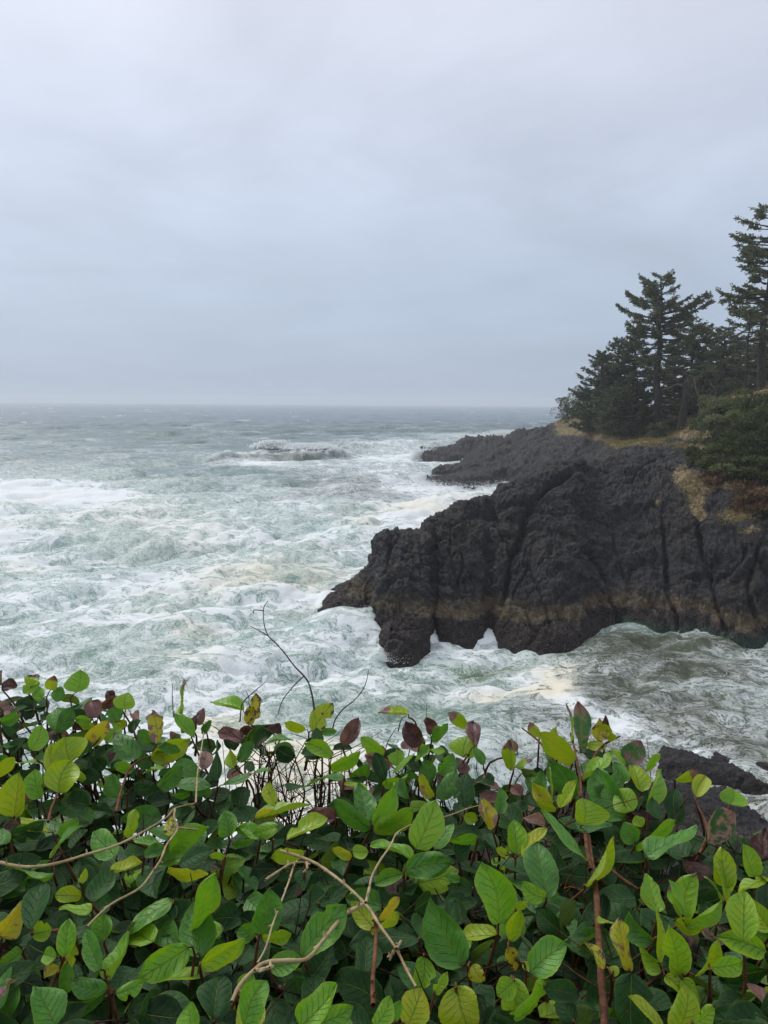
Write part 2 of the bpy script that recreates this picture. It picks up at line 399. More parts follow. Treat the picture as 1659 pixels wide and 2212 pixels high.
M_SEA = make_sea_mat()
M_ROCK = make_rock_mat('basalt', 0.46)
M_SOIL = make_bark('leaf_litter', (0.012, 0.008, 0.006), (0.045, 0.030, 0.020), 30.0, 0.02)
M_NEEDLE = make_needle_mat('spruce_needles', (0.055, 0.074, 0.046), (0.155, 0.180, 0.100), (0.28, 0.30, 0.15))
M_NEEDLE2 = make_needle_mat('spruce_needles_fresh', (0.032, 0.044, 0.022), (0.095, 0.120, 0.050), (0.24, 0.275, 0.105))
M_DRYBUSH = make_needle_mat('dry_brush', (0.07, 0.038, 0.022), (0.21, 0.125, 0.075), (0.38, 0.28, 0.15))
M_GRASS = make_needle_mat('dry_grass', (0.12, 0.085, 0.035), (0.24, 0.18, 0.07), (0.22, 0.24, 0.06), 0.3)
M_BARK = make_bark('spruce_bark', (0.020, 0.016, 0.014), (0.065, 0.055, 0.048), 5.0, 0.05)
M_SNAG = make_bark('weathered_wood', (0.06, 0.045, 0.035), (0.24, 0.20, 0.165), 7.0, 0.03)
M_STEM = make_bark('red_brown_stem', (0.050, 0.018, 0.010), (0.20, 0.085, 0.035), 60.0, 0.002)
M_STEMD = make_bark('dark_stem', (0.018, 0.010, 0.008), (0.075, 0.035, 0.022), 60.0, 0.002)
M_VINE = make_bark('dry_vine_bark', (0.26, 0.18, 0.085), (0.46, 0.36, 0.20), 45.0, 0.002)
M_TWIG = make_bark('grey_twig_bark', (0.045, 0.030, 0.025), (0.12, 0.085, 0.07), 60.0, 0.001)
M_LEAF = make_leaf_mat()
mf, tf, of = new_mat('spray_foam'); _p = principled(tf, None, (0.88, 0.90, 0.90, 1), 0.7, 0.3)
_tr = tf.n('ShaderNodeBsdfTranslucent'); _tr.inputs[0].default_value = (0.88, 0.90, 0.90, 1)
_mx = tf.n('ShaderNodeMixShader'); _mx.inputs[0].default_value = 0.5
tf.t.links.new(_p.outputs[0], _mx.inputs[1]); tf.t.links.new(_tr.outputs[0], _mx.inputs[2]); tf.t.links.new(_mx.outputs[0], of.inputs[0])
M_SPRAY = mf


# ------------------------------------------------------------------ the sea
def band_field(N, L, lo, hi, seed, wind, spread=2.0):
    rs = np.random.RandomState(seed)
    k = np.fft.fftfreq(N, L / N) * 2 * np.pi; KX, KY = np.meshgrid(k, k, indexing='xy'); K = np.hypot(KX, KY) + 1e-9
    lam = 2 * np.pi / K; amp = K ** -2.0
    amp *= (lam > lo) & (lam < hi)
    ca = (KX * wind[0] + KY * wind[1]) / K
    amp *= 0.12 + np.abs(ca) ** spread
    h = amp * (rs.normal(size=(N, N)) + 1j * rs.normal(size=(N, N)))
    H = np.real(np.fft.ifft2(h)); s = H.std(); h /= s
    DX = np.real(np.fft.ifft2(-1j * KX / K * h)); DY = np.real(np.fft.ifft2(-1j * KY / K * h))
    return H / s, DX, DY, L
def sample(fld, X, Y, ang=0.0):
    H, DX, DY, L = fld; N = H.shape[0]; c, s_ = math.cos(ang), math.sin(ang)
    u = ((X * c + Y * s_) / L * N) % N; v = ((-X * s_ + Y * c) / L * N) % N
    i0 = np.floor(u).astype(int); j0 = np.floor(v).astype(int); fu = u - i0; fv = v - j0
    i0 %= N; j0 %= N; i1 = (i0 + 1) % N; j1 = (j0 + 1) % N
    o = []
    for A in (H, DX, DY):
        o.append(A[j0, i0] * (1 - fu) * (1 - fv) + A[j0, i1] * fu * (1 - fv) + A[j1, i0] * (1 - fu) * fv + A[j1, i1] * fu * fv)
    return o[0], o[1] * c - o[2] * s_, o[1] * s_ + o[2] * c

def build_sea():
    th = np.concatenate([np.linspace(-78, -34, 40)[:-1], np.linspace(-34, 34, 760), np.linspace(34, 100, 50)[1:]]) * np.pi / 180
    r = np.concatenate([np.geomspace(12, 600, 760), np.geomspace(600, 5200, 140)[1:]])
    TH, RR = np.meshgrid(th, r); X = (RR * np.sin(TH)).ravel(); Y = (RR * np.cos(TH)).ravel(); rr = RR.ravel()
    wind = (0.35, -0.94)
    bl = band_field(256, 620.0, 22, 150, 1, wind, 6.0)
    bm = band_field(512, 300.0, 5, 24, 2, wind, 3.0)
    bs = band_field(1024, 128.0, 0.9, 5.5, 3, wind, 1.2)
    Z = np.zeros_like(X); OX = np.zeros_like(X); OY = np.zeros_like(X)
    P0 = np.stack([X, Y, np.zeros_like(X)], 1); px, py = proj(P0)
    inner = sstep(py, 960, 1150)                   # the choppy surf zone
    bay = sstep(px, 1050, 1300) * sstep(py, 1325, 1365)
    for fld, amp, lo, hi, chop, ang in ((bl, 0.55, 1500, 4000, 0.6, 0.0), (bm, 0.46, 700, 2200, 0.9, 0.15), (bs, 0.135, 110, 260, 0.9, 0.3)):
        h, dx, dy = sample(fld, X, Y, ang)
        a = amp * (1 - sstep(rr, lo, hi))
        if fld is bl: a = a * (1 - 0.75 * bay) * (1 - 0.15 * inner)
        if fld is bm: a = a * (0.85 + 0.15 * inner) * (1 - 0.55 * bay)
        if fld is bs: a = a * (1 - 0.1 * bay)
        Z += a * h; OX += a * chop * dx; OY += a * chop * dy
    # named breakers: (crest polyline in photo readings, height, front width, back width, foam on crest)
    wv = [([(440, 996), (500, 993), (560, 989), (620, 990), (690, 989), (780, 983)], 4.4, 5.2, 12.0, 0.8),
          ([(700, 972), (770, 966), (840, 964), (930, 962), (1010, 958)], 1.5, 3.5, 9.0, 1.0),
          ([(180, 1006), (260, 1000), (330, 998), (400, 1004)], 1.3, 4.0, 10, 0.12),
          ([(690, 1052), (740, 1050), (790, 1056), (840, 1064)], 1.1, 2.5, 7, 0.15),
          ([(540, 1052), (590, 1046), (640, 1048)], 1.1, 2.5, 6, 0.6),
          ([(780, 929), (850, 929), (920, 930)], 2.2, 7.0, 18.0, 0.2),
          ([(330, 960), (420, 956), (480, 954), (560, 950)], 0.8, 4, 12, 0.35),
          ([(80, 924), (130, 925), (170, 925)], 1.3, 6, 16, 0.0),
          ([(380, 904), (440, 905), (500, 904)], 1.8, 10, 25, 0.05),
          ([(-60, 1034), (60, 1026), (180, 1024), (300, 1030)], 1.2, 3.5, 9.0, .25), ([(230, 1088), (330, 1080), (450, 1078), (570, 1084)], 1.0, 2.6, 7.0, .3),
          ([(-40, 1190), (100, 1176), (260, 1172), (420, 1180)], .85, 2.0, 5.0, .3), ([(330, 1306), (440, 1294), (560, 1292), (660, 1302)], .7, 1.6, 4.0, .3), ([(0, 1352), (120, 1340), (240, 1346)], .7, 1.6, 4.0, .25), ([(560, 1210), (640, 1204), (720, 1210)], .7, 1.6, 4.0, .35),
          ([(1240, 1452), (1360, 1440), (1480, 1446)], .3, .9, 2.2, .1), ([(1380, 1520), (1500, 1508), (1620, 1516)], .3, .8, 2.0, .15), ([(960, 1448), (1040, 1440), (1110, 1450)], .35, .8, 2.0, .1),
          ([(880, 1100), (950, 1092), (1000, 1100)], 0.8, 2, 5, 0.8),
          ([(720, 1150), (775, 1144), (820, 1150)], 0.7, 1.8, 4, 0.8)]
    cap = np.zeros_like(X); face = np.zeros_like(X)
    for pts, hgt, wf, wb, fo in wv:
        q = onsea(np.array([p[0] for p in pts]), np.array([p[1] for p in pts]))
        ang = np.arctan2(X, Y); qa = np.arctan2(q[:, 0], q[:, 1]); qr = np.hypot(q[:, 0], q[:, 1])
        rc = np.interp(ang, qa, qr); jit = perlin(np.stack([X * 0.12, np.zeros_like(X), np.full_like(X, hgt * 7)], 1)) * (1.6 if hgt < 3 else 3.6)
        dd = rr - (rc + jit)
        span = qa[-1] - qa[0]; e = 0.22 * span
        along = sstep(ang, qa[0] - e * .4, qa[0] + e) * (1 - sstep(ang, qa[-1] - e, qa[-1] + e * .4))
        along = along * (0.75 + 0.5 * perlin(np.stack([X * 0.09, np.full_like(X, 3.3), np.full_like(X, hgt)], 1)))
        prof = np.where(dd < 0, np.exp(-(dd / wf) ** 2), np.exp(-(dd / wb) ** 2)) * along
        Z += hgt * prof * (1 + .30 * fbm(P0 * np.array([.16, .3, 1.]) + hgt, 3))
        OY -= 0.22 * hgt * prof ** 3
        nn = fbm(P0 * np.array([0.5, 0.5, 1]) + 5, 3)
        c1 = along * np.exp(-((dd + wf * .18) / (wf * 0.42)) ** 2) * sstep(nn, 0.25 - fo * 0.9, 0.6 - fo * 0.6)
        cap = np.maximum(cap, c1 * min(1, fo * 2))
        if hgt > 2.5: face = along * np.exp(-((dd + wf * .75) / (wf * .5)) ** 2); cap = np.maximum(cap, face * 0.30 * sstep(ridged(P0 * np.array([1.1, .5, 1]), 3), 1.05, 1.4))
    # far whitecaps
    wc = fbm(np.stack([X * 0.035, Y * 0.06, np.full_like(X, 1.7)], 1), 4)
    capn = sstep(wc, 0.78, 0.92) * sstep(rr, 230, 420) * (1 - sstep(rr, 1300, 2600))
    cap = np.maximum(cap, capn * 0.75)
    # foam cover
    cov = np.interp(py, [872, 905, 940, 975, 1010, 1040, 1070, 1110, 1200, 1320, 1400, 1500, 1600, 1800],
                    [0.0, 0.0, 0.03, 0.07, 0.18, 0.36, 0.55, 0.63, 0.66, 0.66, 0.59, 0.55, 0.52, 0.52])
    cov -= 0.30 * sstep(px, 1000, 500) * 0 
    def blob(x, y, rx, ry, dv, rot=0.0):
        dx = px - x; dy = py - y; c, s_ = math.cos(rot), math.sin(rot)
        e = ((dx * c + dy * s_) / rx) ** 2 + ((-dx * s_ + dy * c) / ry) ** 2
        return dv * np.exp(-e ** 1.5)
    cov += blob(60, 1066, 240, 24, 0.50) + blob(0, 1120, 260, 40, 0.12)
    cov += blob(560, 1000, 110, 14, 0.55, 0.10) + blob(900, 985, 190, 28, 0.75) + blob(980, 1040, 170, 30, 0.40) + blob(760, 1018, 140, 14, 0.25, 0.1)
    cov += blob(950, 1100, 130, 40, 0.30) + blob(860, 1130, 120, 40, 0.15) + blob(740, 1290, 90, 30, 0.30) + blob(1000, 945, 110, 10, 0.4)
    cov -= blob(640, 990, 60, 10, 0.55) + blob(790, 1062, 120, 18, 0.22) + blob(900, 1080, 60, 12, 0.3) + blob(640, 1035, 90, 12, 0.15)
    cov -= blob(440, 1035, 160, 22, 0.14) + blob(560, 1400, 120, 30, 0.10)
    # the bay
    cov -= 0.12 * bay
    cov += blob(1210, 1470, 60, 50, 0.34, 0.5) + blob(1090, 1495, 130, 18, 0.35) + blob(1350, 1580, 220, 28, 0.25, 0.35) + blob(1560, 1480, 110, 40, 0.10)
    cov += blob(1500, 1640, 200, 35, 0.2, 0.3) + blob(1580, 1404, 120, 10, 0.12) + blob(1120, 1400, 130, 16, 0.18)
    cov -= blob(1400, 1405, 190, 40, 0.45) + blob(1040, 1435, 70, 22, 0.40) + blob(900, 1535, 220, 26, 0.28) + blob(1300, 1500, 60, 45, 0.30) + blob(1560, 1450, 70, 30, 0.30) + blob(760, 1500, 120, 30, 0.1)
    cov -= blob(1450, 1570, 120, 22, 0.18, 0.3) + blob(1120, 1560, 160, 20, 0.2)
    cov += 0.16 * fbm(np.stack([X * 0.045, Y * 0.045, np.zeros_like(X)], 1), 3)
    # foam hugging the rocks: lines near the near headland foot
    cov = np.maximum(cov, bay * 0.16)
    cov += 0.34 * bay * fbm(np.stack([X * 0.16, Y * 0.22, np.full_like(X, 8.)], 1), 3)
    cov = np.maximum(cov, bay * 0.15)
    cov = np.clip(cov, 0, 1.15) * (1 - sstep(rr, 500, 900) * 0.9)
    cream = blob(1215, 1475, 50, 50, .85) + blob(1110, 1500, 110, 14, .9) + blob(780, 1142, 45, 12, 1) + blob(640, 1245, 110, 30, .7) + blob(500, 1260, 90, 40, .5) + blob(900, 1105, 80, 16, .6)
    cream += blob(480, 1560, 90, 40, 1.0) + blob(620, 1690, 180, 90, .95) + blob(420, 1380, 70, 14, .6) + blob(380, 1420, 90, 20, .4) + blob(670, 1330, 60, 15, .5) + blob(900, 1550, 60, 10, .5) + blob(330, 1140, 160, 60, .35)
    cream += 0.3 * sstep(fbm(np.stack([X * 0.08, Y * 0.08, np.full_like(X, 4.)], 1), 3), 0.1, 0.7) * (1 - sstep(rr, 90, 200))
    cream = np.clip(cream, 0, 1)
    cov = np.clip(cov + blob(620, 1700, 200, 90, 0.22), 0, 1.15)
    # body colour of the water
    def C(*a): return np.array(a)
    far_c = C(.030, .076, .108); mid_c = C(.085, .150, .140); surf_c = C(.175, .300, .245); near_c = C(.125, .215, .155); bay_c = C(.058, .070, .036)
    f1 = sstep(py, 880, 960)[:, None]; f2 = sstep(py, 970, 1110)[:, None]; f3 = sstep(py, 1300, 1520)[:, None]
    wat = far_c * (1 - f1) + mid_c * f1; wat = wat * (1 - f2) + surf_c * f2; wat = wat * (1 - f3) + near_c * f3
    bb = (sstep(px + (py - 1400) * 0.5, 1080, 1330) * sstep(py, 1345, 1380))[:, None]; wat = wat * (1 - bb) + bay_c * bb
    sandy = np.clip(blob(800, 1060, 200, 40, 0.9) + blob(620, 990, 120, 18, .6), 0, 1)[:, None]; wat = wat * (1 - sandy) + C(.150, .155, .135) * sandy
    jade = np.clip(blob(1050, 1432, 110, 34, 1.0), 0, 1)[:, None]; wat = wat * (1 - jade) + C(.095, .165, .075) * jade
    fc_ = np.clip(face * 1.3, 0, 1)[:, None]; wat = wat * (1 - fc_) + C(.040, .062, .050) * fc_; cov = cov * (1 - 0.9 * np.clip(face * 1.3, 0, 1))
    hh = np.clip(Z, -0.6, 1.5)[:, None]
    far = sstep(rr, 120, 500)
    V = np.stack([X + OX, Y + OY, Z], 1)
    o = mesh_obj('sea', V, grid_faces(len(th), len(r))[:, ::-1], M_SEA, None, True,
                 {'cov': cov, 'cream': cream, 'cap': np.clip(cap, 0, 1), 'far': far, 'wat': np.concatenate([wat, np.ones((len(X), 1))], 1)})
    tag(o, kind='structure')
build_sea()

# ------------------------------------------------------------------ rock
def rowpts(tab, xs, water=False):
    """tab: (px,py[,Y]) control readings -> world points for the columns xs"""
    a = np.array([t[0] for t in tab], float); b = np.array([t[1] for t in tab], float); y = np.interp(xs, a, b)
    if water: return onsea(xs, y)
    return at(xs, y, np.interp(xs, a, [t[2] for t in tab]))
def seg_dist(px, py, poly):
    best = np.full(px.shape, 1e9); side = np.zeros(px.shape); tt = np.zeros(px.shape); n = len(poly) - 1
    for i in range(n):
        ax, ay = poly[i]; bx, by = poly[i + 1]; dx, dy = bx - ax, by - ay; L = dx * dx + dy * dy
        t = np.clip(((px - ax) * dx + (py - ay) * dy) / L, 0, 1); ex = px - (ax + t * dx); ey = py - (ay + t * dy)
        dd = np.hypot(ex, ey); m = dd < best; best[m] = dd[m]; tt[m] = ((i + t) / n)[m]
        side[m] = np.sign(ex * dy - ey * dx)[m]
    return best, side, tt
def loft_rock(name, rows, nv, xs, amp, fiss=(), attrs_fn=None, seed=0, label=None, cat='rock', fine=1.0):
    K = np.stack(rows, 0)                                   # rows x cols x 3
    nC = K.shape[1]; out = np.empty((nv, nC, 3))
    for c in range(nC): out[:, c] = spline(K[:, c], nv)
    V = out.reshape(-1, 3)
    # normals of the smooth body
    du = np.gradient(out, axis=1); dv = np.gradient(out, axis=0); N = np.cross(du, dv).reshape(-1, 3)
    N /= np.linalg.norm(N, axis=1)[:, None] + 1e-9
    px, py = proj(V)
    s = seed * 13.7
    Pn = V + 1.2 * np.stack([perlin(V * 0.21 + s), perlin(V * 0.21 + 40 + s), perlin(V * 0.21 + 80 + s)], 1)
    Ps = Pn * np.array([1.0, 1.0, 0.55])
    terr = lambda x, n: (np.floor(x * n) + sstep(x * n - np.floor(x * n), .38, .62)) / n
    low = sstep(V[:, 2], -0.5, 2.5) * 0.65 + 0.35
    crk = lambda sc_, o, w_: np.exp(-(perlin(Pn * sc_ + o + s) / w_) ** 2)
    dsp = amp * (0.95 * low * fbm(Ps * 0.13 + s, 2) + 0.70 * terr(fbm(Ps * np.array([.30, .30, .22]) + 3 + s, 3), 2.6) + 0.34 * terr(fbm(Ps * 0.8 + s + 7, 3), 2.8)
                 + 0.22 * fbm(V * 1.0 + s, 4, 2.03, .6) * fine + 0.13 * (ridged(V * 2.4 + s, 4, .6) - 1) * fine + 0.09 * fbm(V * 5.5 + s, 3, 2.03, .6) * fine
                 - 0.55 * crk(np.array([.22, .22, .10]), 11, .045) - 0.28 * crk(np.array([.5, .5, .3]), 31, .05)) * (0.40 + 0.60 * sstep(V[:, 2], -0.8, 2.0))
    for poly, wd, dp in fiss:
        wig = 5 * perlin(np.stack([px * 0.04, py * 0.04, np.full_like(px, wd)], 1))
        dd, side, tt = seg_dist(px + wig, py, poly)
        fade = sstep(tt, 0.0, 0.12) * 0.7 + 0.3
        g = np.exp(-(dd / wd) ** 2) * dp * fade
        step = np.exp(-(dd / (wd * 5)) ** 2) * np.where(side > 0, 1, 0) * dp * 0.30
        dsp = dsp - g - step * sstep(dd, 0, wd * 1.2)
    if attrs_fn: dsp = dsp * (1 - 0.7 * np.clip(attrs_fn(V, px, py).get('grass', 0), 0, 1))
    V = V + N * dsp[:, None]
    A = attrs_fn(V, px, py) if attrs_fn else {}
    n = len(V)
    for k in ('grass', 'soil', 'algae', 'belt'): A.setdefault(k, np.zeros(n))
    A.setdefault('tanamt', np.ones(n))
    Fc = grid_faces(nC, nv)
    o = mesh_obj(name, V, Fc, M_ROCK, None, True, A)
    tag(o, label, cat)
    return o, V.reshape(nv, nC, 3)

# near headland
xs1 = np.concatenate([np.linspace(686, 1700, 810), np.linspace(1700, 2600, 130)[1:]])
WL = [(686, 1322), (700, 1328), (740, 1338), (765, 1346), (795, 1340), (806, 1350), (815, 1378), (836, 1403), (862, 1408), (905, 1400), (928, 1385), (935, 1366), (940, 1358), (945, 1366), (975, 1371), (1010, 1372), (1046, 1364),
      (1055, 1350), (1060, 1352), (1074, 1366), (1120, 1378), (1170, 1388), (1220, 1392), (1258, 1388), (1272, 1366), (1300, 1358), (1340, 1356), (1390, 1361), (1440, 1364), (1470, 1372), (1505, 1366), (1540, 1378), (1600, 1390), (1640, 1394), (1665, 1386), (1800, 1400), (2600, 1500)]
CR = [(686, 1319, 56), (703, 1308, 56), (735, 1292, 56), (770, 1262, 56.5), (795, 1232, 57), (807, 1200, 57), (812, 1172, 57), (830, 1156, 57.5), (855, 1150, 58), (893, 1152, 58.5), (908, 1132, 59), (960, 1106, 60), (1000, 1081, 61), (1060, 1065, 62), (1078, 1047, 63), (1130, 1031, 65),
      (1180, 1013, 67), (1240, 1000, 69), (1262, 1004, 70), (1300, 1000, 71), (1400, 995, 72), (1450, 1000, 71), (1500, 1018, 67), (1560, 1055, 62), (1600, 1078, 59), (1659, 1104, 57), (1800, 1120, 56), (2600, 1200, 52)]
R5 = [(703, 975, 82), (1250, 985, 80), (1300, 978, 83), (1400, 966, 86), (1450, 962, 86), (1500, 955, 82), (1560, 940, 73), (1659, 925, 68), (1800, 900, 66), (2600, 880, 60)]
R6 = [(703, 960, 98), (1300, 962, 98), (1400, 950, 99), (1450, 946, 99), (1500, 915, 94), (1530, 890, 92), (1560, 868, 90), (1600, 852, 88), (1659, 842, 86), (1800, 800, 84), (2600, 760, 76)]
w1 = rowpts(WL, xs1, True); c1 = rowpts(CR, xs1)
pw, qw = proj(w1); pc, qc = proj(c1); Yw, Yc = w1[:, 1], c1[:, 1]
def face(t, yf, bul=0.0): return at(xs1, qw + (qc - qw) * t, Yw + (Yc - Yw) * yf - bul)
foot = w1 + np.array([0, -1.2, -3.0]) * np.array([1, 1, 1.0]); foot[:, :2] *= (1 - 0.004)
dropL = c1 + np.array([0.5, 5.0, 0]); dropL[:, 2] = c1[:, 2] * 0.72
dropL2 = c1 + np.array([1.5, 15.0, 0]); dropL2[:, 2] = -3.0
dropL3 = dropL2 + np.array([0, 6.0, -2])
r5 = rowpts(R5, xs1); r6 = rowpts(R6, xs1); r7 = r6 * np.array([1.22, 1.22, 1.0]) - np.array([0, 0, 7.0])
bl = sstep(xs1, 1242, 1330)[:, None]
rows1 = [foot, w1, face(.12, .06), face(.38, .26), face(.70, .55), c1, dropL * (1 - bl) + r5 * bl, dropL2 * (1 - bl) + r6 * bl, dropL3 * (1 - bl) + r7 * bl]
def zz2(l): return [(829.5 + a / 2, 768 + b / 2) for a, b in l]
FISS = [(zz2([(850, 490), (760, 530), (700, 570), (640, 640), (605, 720), (590, 790), (545, 870), (525, 960), (505, 1030), (490, 1075)]), 6, 0.95),
        (zz2([(820, 650), (870, 740), (910, 880), (960, 970), (990, 1080), (1030, 1180)]), 4.5, 1.0),
        (zz2([(1205, 660), (1215, 850), (1220, 1010), (1250, 1100), (1265, 1180)]), 3.5, 0.75),
        (zz2([(1355, 700), (1370, 850), (1400, 960), (1440, 1080), (1470, 1180)]), 3.5, 0.75),
        (zz2([(140, 760), (150, 860), (190, 930), (210, 1040), (214, 1090)]), 2.8, 0.6),
        (zz2([(455, 620), (510, 760), (545, 840)]), 4.5, 0.6),
        (zz2([(990, 760), (1010, 860), (1060, 1000)]), 3.5, 0.45),
        (zz2([(850, 880), (900, 990), (960, 1060)]), 3.0, 0.4),
        (zz2([(620, 860), (650, 960), (700, 1100), (720, 1170)]), 3.0, 0.4),
        (zz2([(595, 1040), (640, 1190)]), 3.0, 0.4),
        (zz2([(1395, 965), (1450, 950), (1510, 920), (1560, 860)]), 5, 0.9),
        (zz2([(1225, 740), (1310, 765), (1370, 735)]), 3.0, 0.45),
        (zz2([(30, 760), (25, 850), (10, 900)]), 4.0, 0.5),
        (zz2([(280, 700), (290, 900), (330, 1000)]), 3.0, 0.3),
        (zz2([(1640, 780), (1560, 1000), (1600, 1120)]), 4.0, 0.5)]
def gb(px, py, x, y, rx, ry, v=1.0, rot=0.0):
    dx = px - x; dy = py - y; c, s_ = math.cos(rot), math.sin(rot)
    return v * np.exp(-(((dx * c + dy * s_) / rx) ** 2 + ((-dx * s_ + dy * c) / ry) ** 2))
def attr1(V, px, py):
    g = gb(px, py, 1506, 1092, 16, 26, 1.1) + gb(px, py, 1515, 1115, 12, 9, .8) + gb(px, py, 1490, 1045, 30, 22, 1.0, 0.3) + gb(px, py, 1475, 1025, 22, 16, .7)
    g += gb(px, py, 1590, 1115, 40, 16, .85, -0.3) + gb(px, py, 1620, 1150, 30, 12, .6) + gb(px, py, 1640, 1075, 40, 36, .9) + gb(px, py, 1555, 1045, 60, 25, .6)
    g += gb(px, py, 1420, 1085, 8, 8, .6) + gb(px, py, 1500, 967, 42, 7, 1.2) + gb(px, py, 1400, 962, 60, 6, .6)
    g += sstep(px, 1500, 1540) * sstep(py, 1035, 1000) * 0.75 + sstep(np.interp(px, [1230, 1265, 1305, 1330, 1410, 1455, 1500], [938, 944, 956, 968, 960, 948, 952]) - py, -8, 6) * sstep(px, 1240, 1270)
    tan = np.interp(px, [700, 760, 820, 860, 940, 1060, 1300, 1660], [0.1, .6, .9, .5, 1, 1, 0.9, .9]) 
    al = sstep(px, 1290, 1360)
    return {'grass': np.clip(g, 0, .72), 'tanamt': tan, 'algae': al * 0.9, 'belt': np.interp(px, [700, 800, 860, 900, 940, 1100], [-.3, -0.5, -0.9, -.6, 0, 0.0])}
near_rock, G1 = loft_rock('headland', rows1, 330, xs1, 0.62, FISS, attr1, 1,
    'dark basalt headland in the middle distance with vertical cracks and a tan tidal belt', 'headland')

# middle headland with the wooded slope
xs2 = np.concatenate([np.linspace(921, 1700, 480), np.linspace(1700, 2400, 70)[1:]])
FT2 = [(921, 1036), (925, 1038), (960, 1045), (1000, 1047), (1066, 1045), (1075, 1046)]
A2 = [(1075, 1046, 153), (1100, 1048, 150), (1200, 1040, 135), (1300, 1012, 112), (1400, 992, 104), (1500, 985, 100), (1659, 960, 100), (2400, 940, 100)]
B2 = [(921, 1036, 155), (935, 1032, 157), (960, 1028, 158), (1000, 1020, 160), (1065, 1005, 158), (1100, 1000, 156), (1200, 975, 142), (1300, 966, 122), (1400, 957, 111), (1500, 950, 108), (1659, 930, 108), (2400, 900, 108)]
C2 = [(921, 1035.5, 158), (935, 1026, 158), (950, 1014, 160), (980, 1004, 164), (1005, 991, 168), (1040, 969, 172), (1075, 952, 174), (1100, 941, 174), (1115, 935, 172), (1130, 928, 170), (1180, 924, 165), (1210, 914, 160), (1228, 904, 155), (1260, 905, 150), (1300, 902, 142), (1400, 905, 131), (1500, 890, 126), (1659, 860, 126), (2400, 800, 126)]
a2w = rowpts(FT2, xs2, True); a2w[:, 2] += 0.9; a2h = rowpts(A2, xs2); k2 = sstep(xs2, 1060, 1100)[:, None]; a2 = a2w * (1 - k2) + a2h * k2
b2 = rowpts(B2, xs2); c2 = rowpts(C2, xs2)
bk = c2 + np.array([0, 14.0, 0]); kk = sstep(xs2, 1215, 1300)
bk[:, 2] = c2[:, 2] - 4.5 * (1 - kk); bk2 = c2 + np.array([2, 42.0, 0]); bk2[:, 2] = -3 + (c2[:, 2] - 1) * kk * 0.9
ft = a2 + np.array([0, -0.6, 0]); ft[:, 2] -= 3.5
rows2 = [ft, a2, (a2 + b2) / 2 + np.array([0, -1.0, .3]), b2, (b2 + c2) / 2 + np.array([0, 0, .25]), c2, bk, bk2]
def attr2(V, px, py):
    low = np.interp(px, [1170, 1185, 1230, 1265, 1305, 1330, 1410, 1455, 1500], [900, 940, 938, 944, 956, 968, 960, 944, 958])
    g = sstep(low - py, -10, 6) * sstep(px, 1180, 1215) * 0.86
    wood = sstep(px, 1275, 1310) * sstep(922 - py, -8, 10)
    return {'grass': g * (1 - .45 * wood), 'soil': wood * .9, 'tanamt': np.zeros(len(V)), 'belt': np.zeros(len(V)) + .4}
mid_rock, G2 = loft_rock('headland', rows2, 190, xs2, 0.8, [], attr2, 2, 'hazy grassy headland beneath the spruce trees, its dark rock sloping into the surf', 'headland', 1.3)

# far point
xs3 = np.linspace(913, 1230, 220)
A3 = [(913, 982), (915, 996), (922, 1004), (940, 1007), (975, 1005), (1230, 990)]
C3 = [(913, 981, 205), (917, 976, 206), (930, 971, 207), (948, 967, 209), (990, 957, 214), (1020, 949, 219), (1045, 944, 222), (1090, 942, 228), (1110, 944, 230), (1160, 945, 232), (1230, 950, 232)]
a3 = rowpts(A3, xs3, True); a3[:, 2] += 0.7; c3 = rowpts(C3, xs3); f3 = a3 + np.array([0, -.6, -3.5]); m3 = a3 * .45 + c3 * .55 + np.array([0, -1, .4]); d3 = c3 + np.array([1, 12, 0]); d3[:, 2] *= .5; e3 = c3 + np.array([1, 26, 0]); e3[:, 2] = -4
loft_rock('headland', [f3, a3, m3, c3, d3, e3], 90, xs3, 1.1, [], lambda V, px, py: {'tanamt': np.zeros(len(V)), 'belt': np.zeros(len(V)) + .5}, 3,
          'farthest low rock point, a jagged dark tongue reaching into the white surf', 'headland', 1.6)

# rocks at the right foot of the viewpoint
xs4 = np.linspace(1418, 2000, 260)
A4 = [(1418, 1668), (1440, 1684), (1480, 1700), (1530, 1700), (1600, 1706), (1659, 1722), (2000, 1800)]
C4 = [(1418, 1664, 31.2), (1432, 1640, 31.4), (1450, 1628, 31.6), (1490, 1626, 31.8), (1530, 1640, 31.6), (1560, 1640, 31.2), (1600, 1662, 30.5), (1640, 1684, 30), (1659, 1705, 29.6), (2000, 1760, 28)]
a4 = rowpts(A4, xs4, True); c4 = rowpts(C4, xs4); f4 = a4 + np.array([0, -.6, -1.5]); m4 = a4 * .5 + c4 * .5 + np.array([0, -.4, .35]); d4 = c4 + np.array([.3, 1.6, -.5]); e4 = c4 + np.array([.6, 3.2, 0]); e4[:, 2] = -1.5
loft_rock('boulder', [f4, a4, m4, c4, d4, e4], 90, xs4, 0.42, [], lambda V, px, py: {'tanamt': np.zeros(len(V)), 'belt': np.zeros(len(V)) + 2.0}, 4,
          'black wave-washed rock ledge in the foam, seen over the shrub at the lower right', 'rock', 1.4)
xs5 = np.linspace(1585, 1900, 90)
A5 = [(1585, 1640), (1610, 1650), (1659, 1662), (1900, 1700)]; C5 = [(1585, 1639, 33.6), (1605, 1632, 34), (1640, 1630, 34), (1659, 1636, 34), (1900, 1660, 33)]
a5 = rowpts(A5, xs5, True); c5 = rowpts(C5, xs5); e5 = c5 + np.array([.3, 1.6, 0]); e5[:, 2] = -1
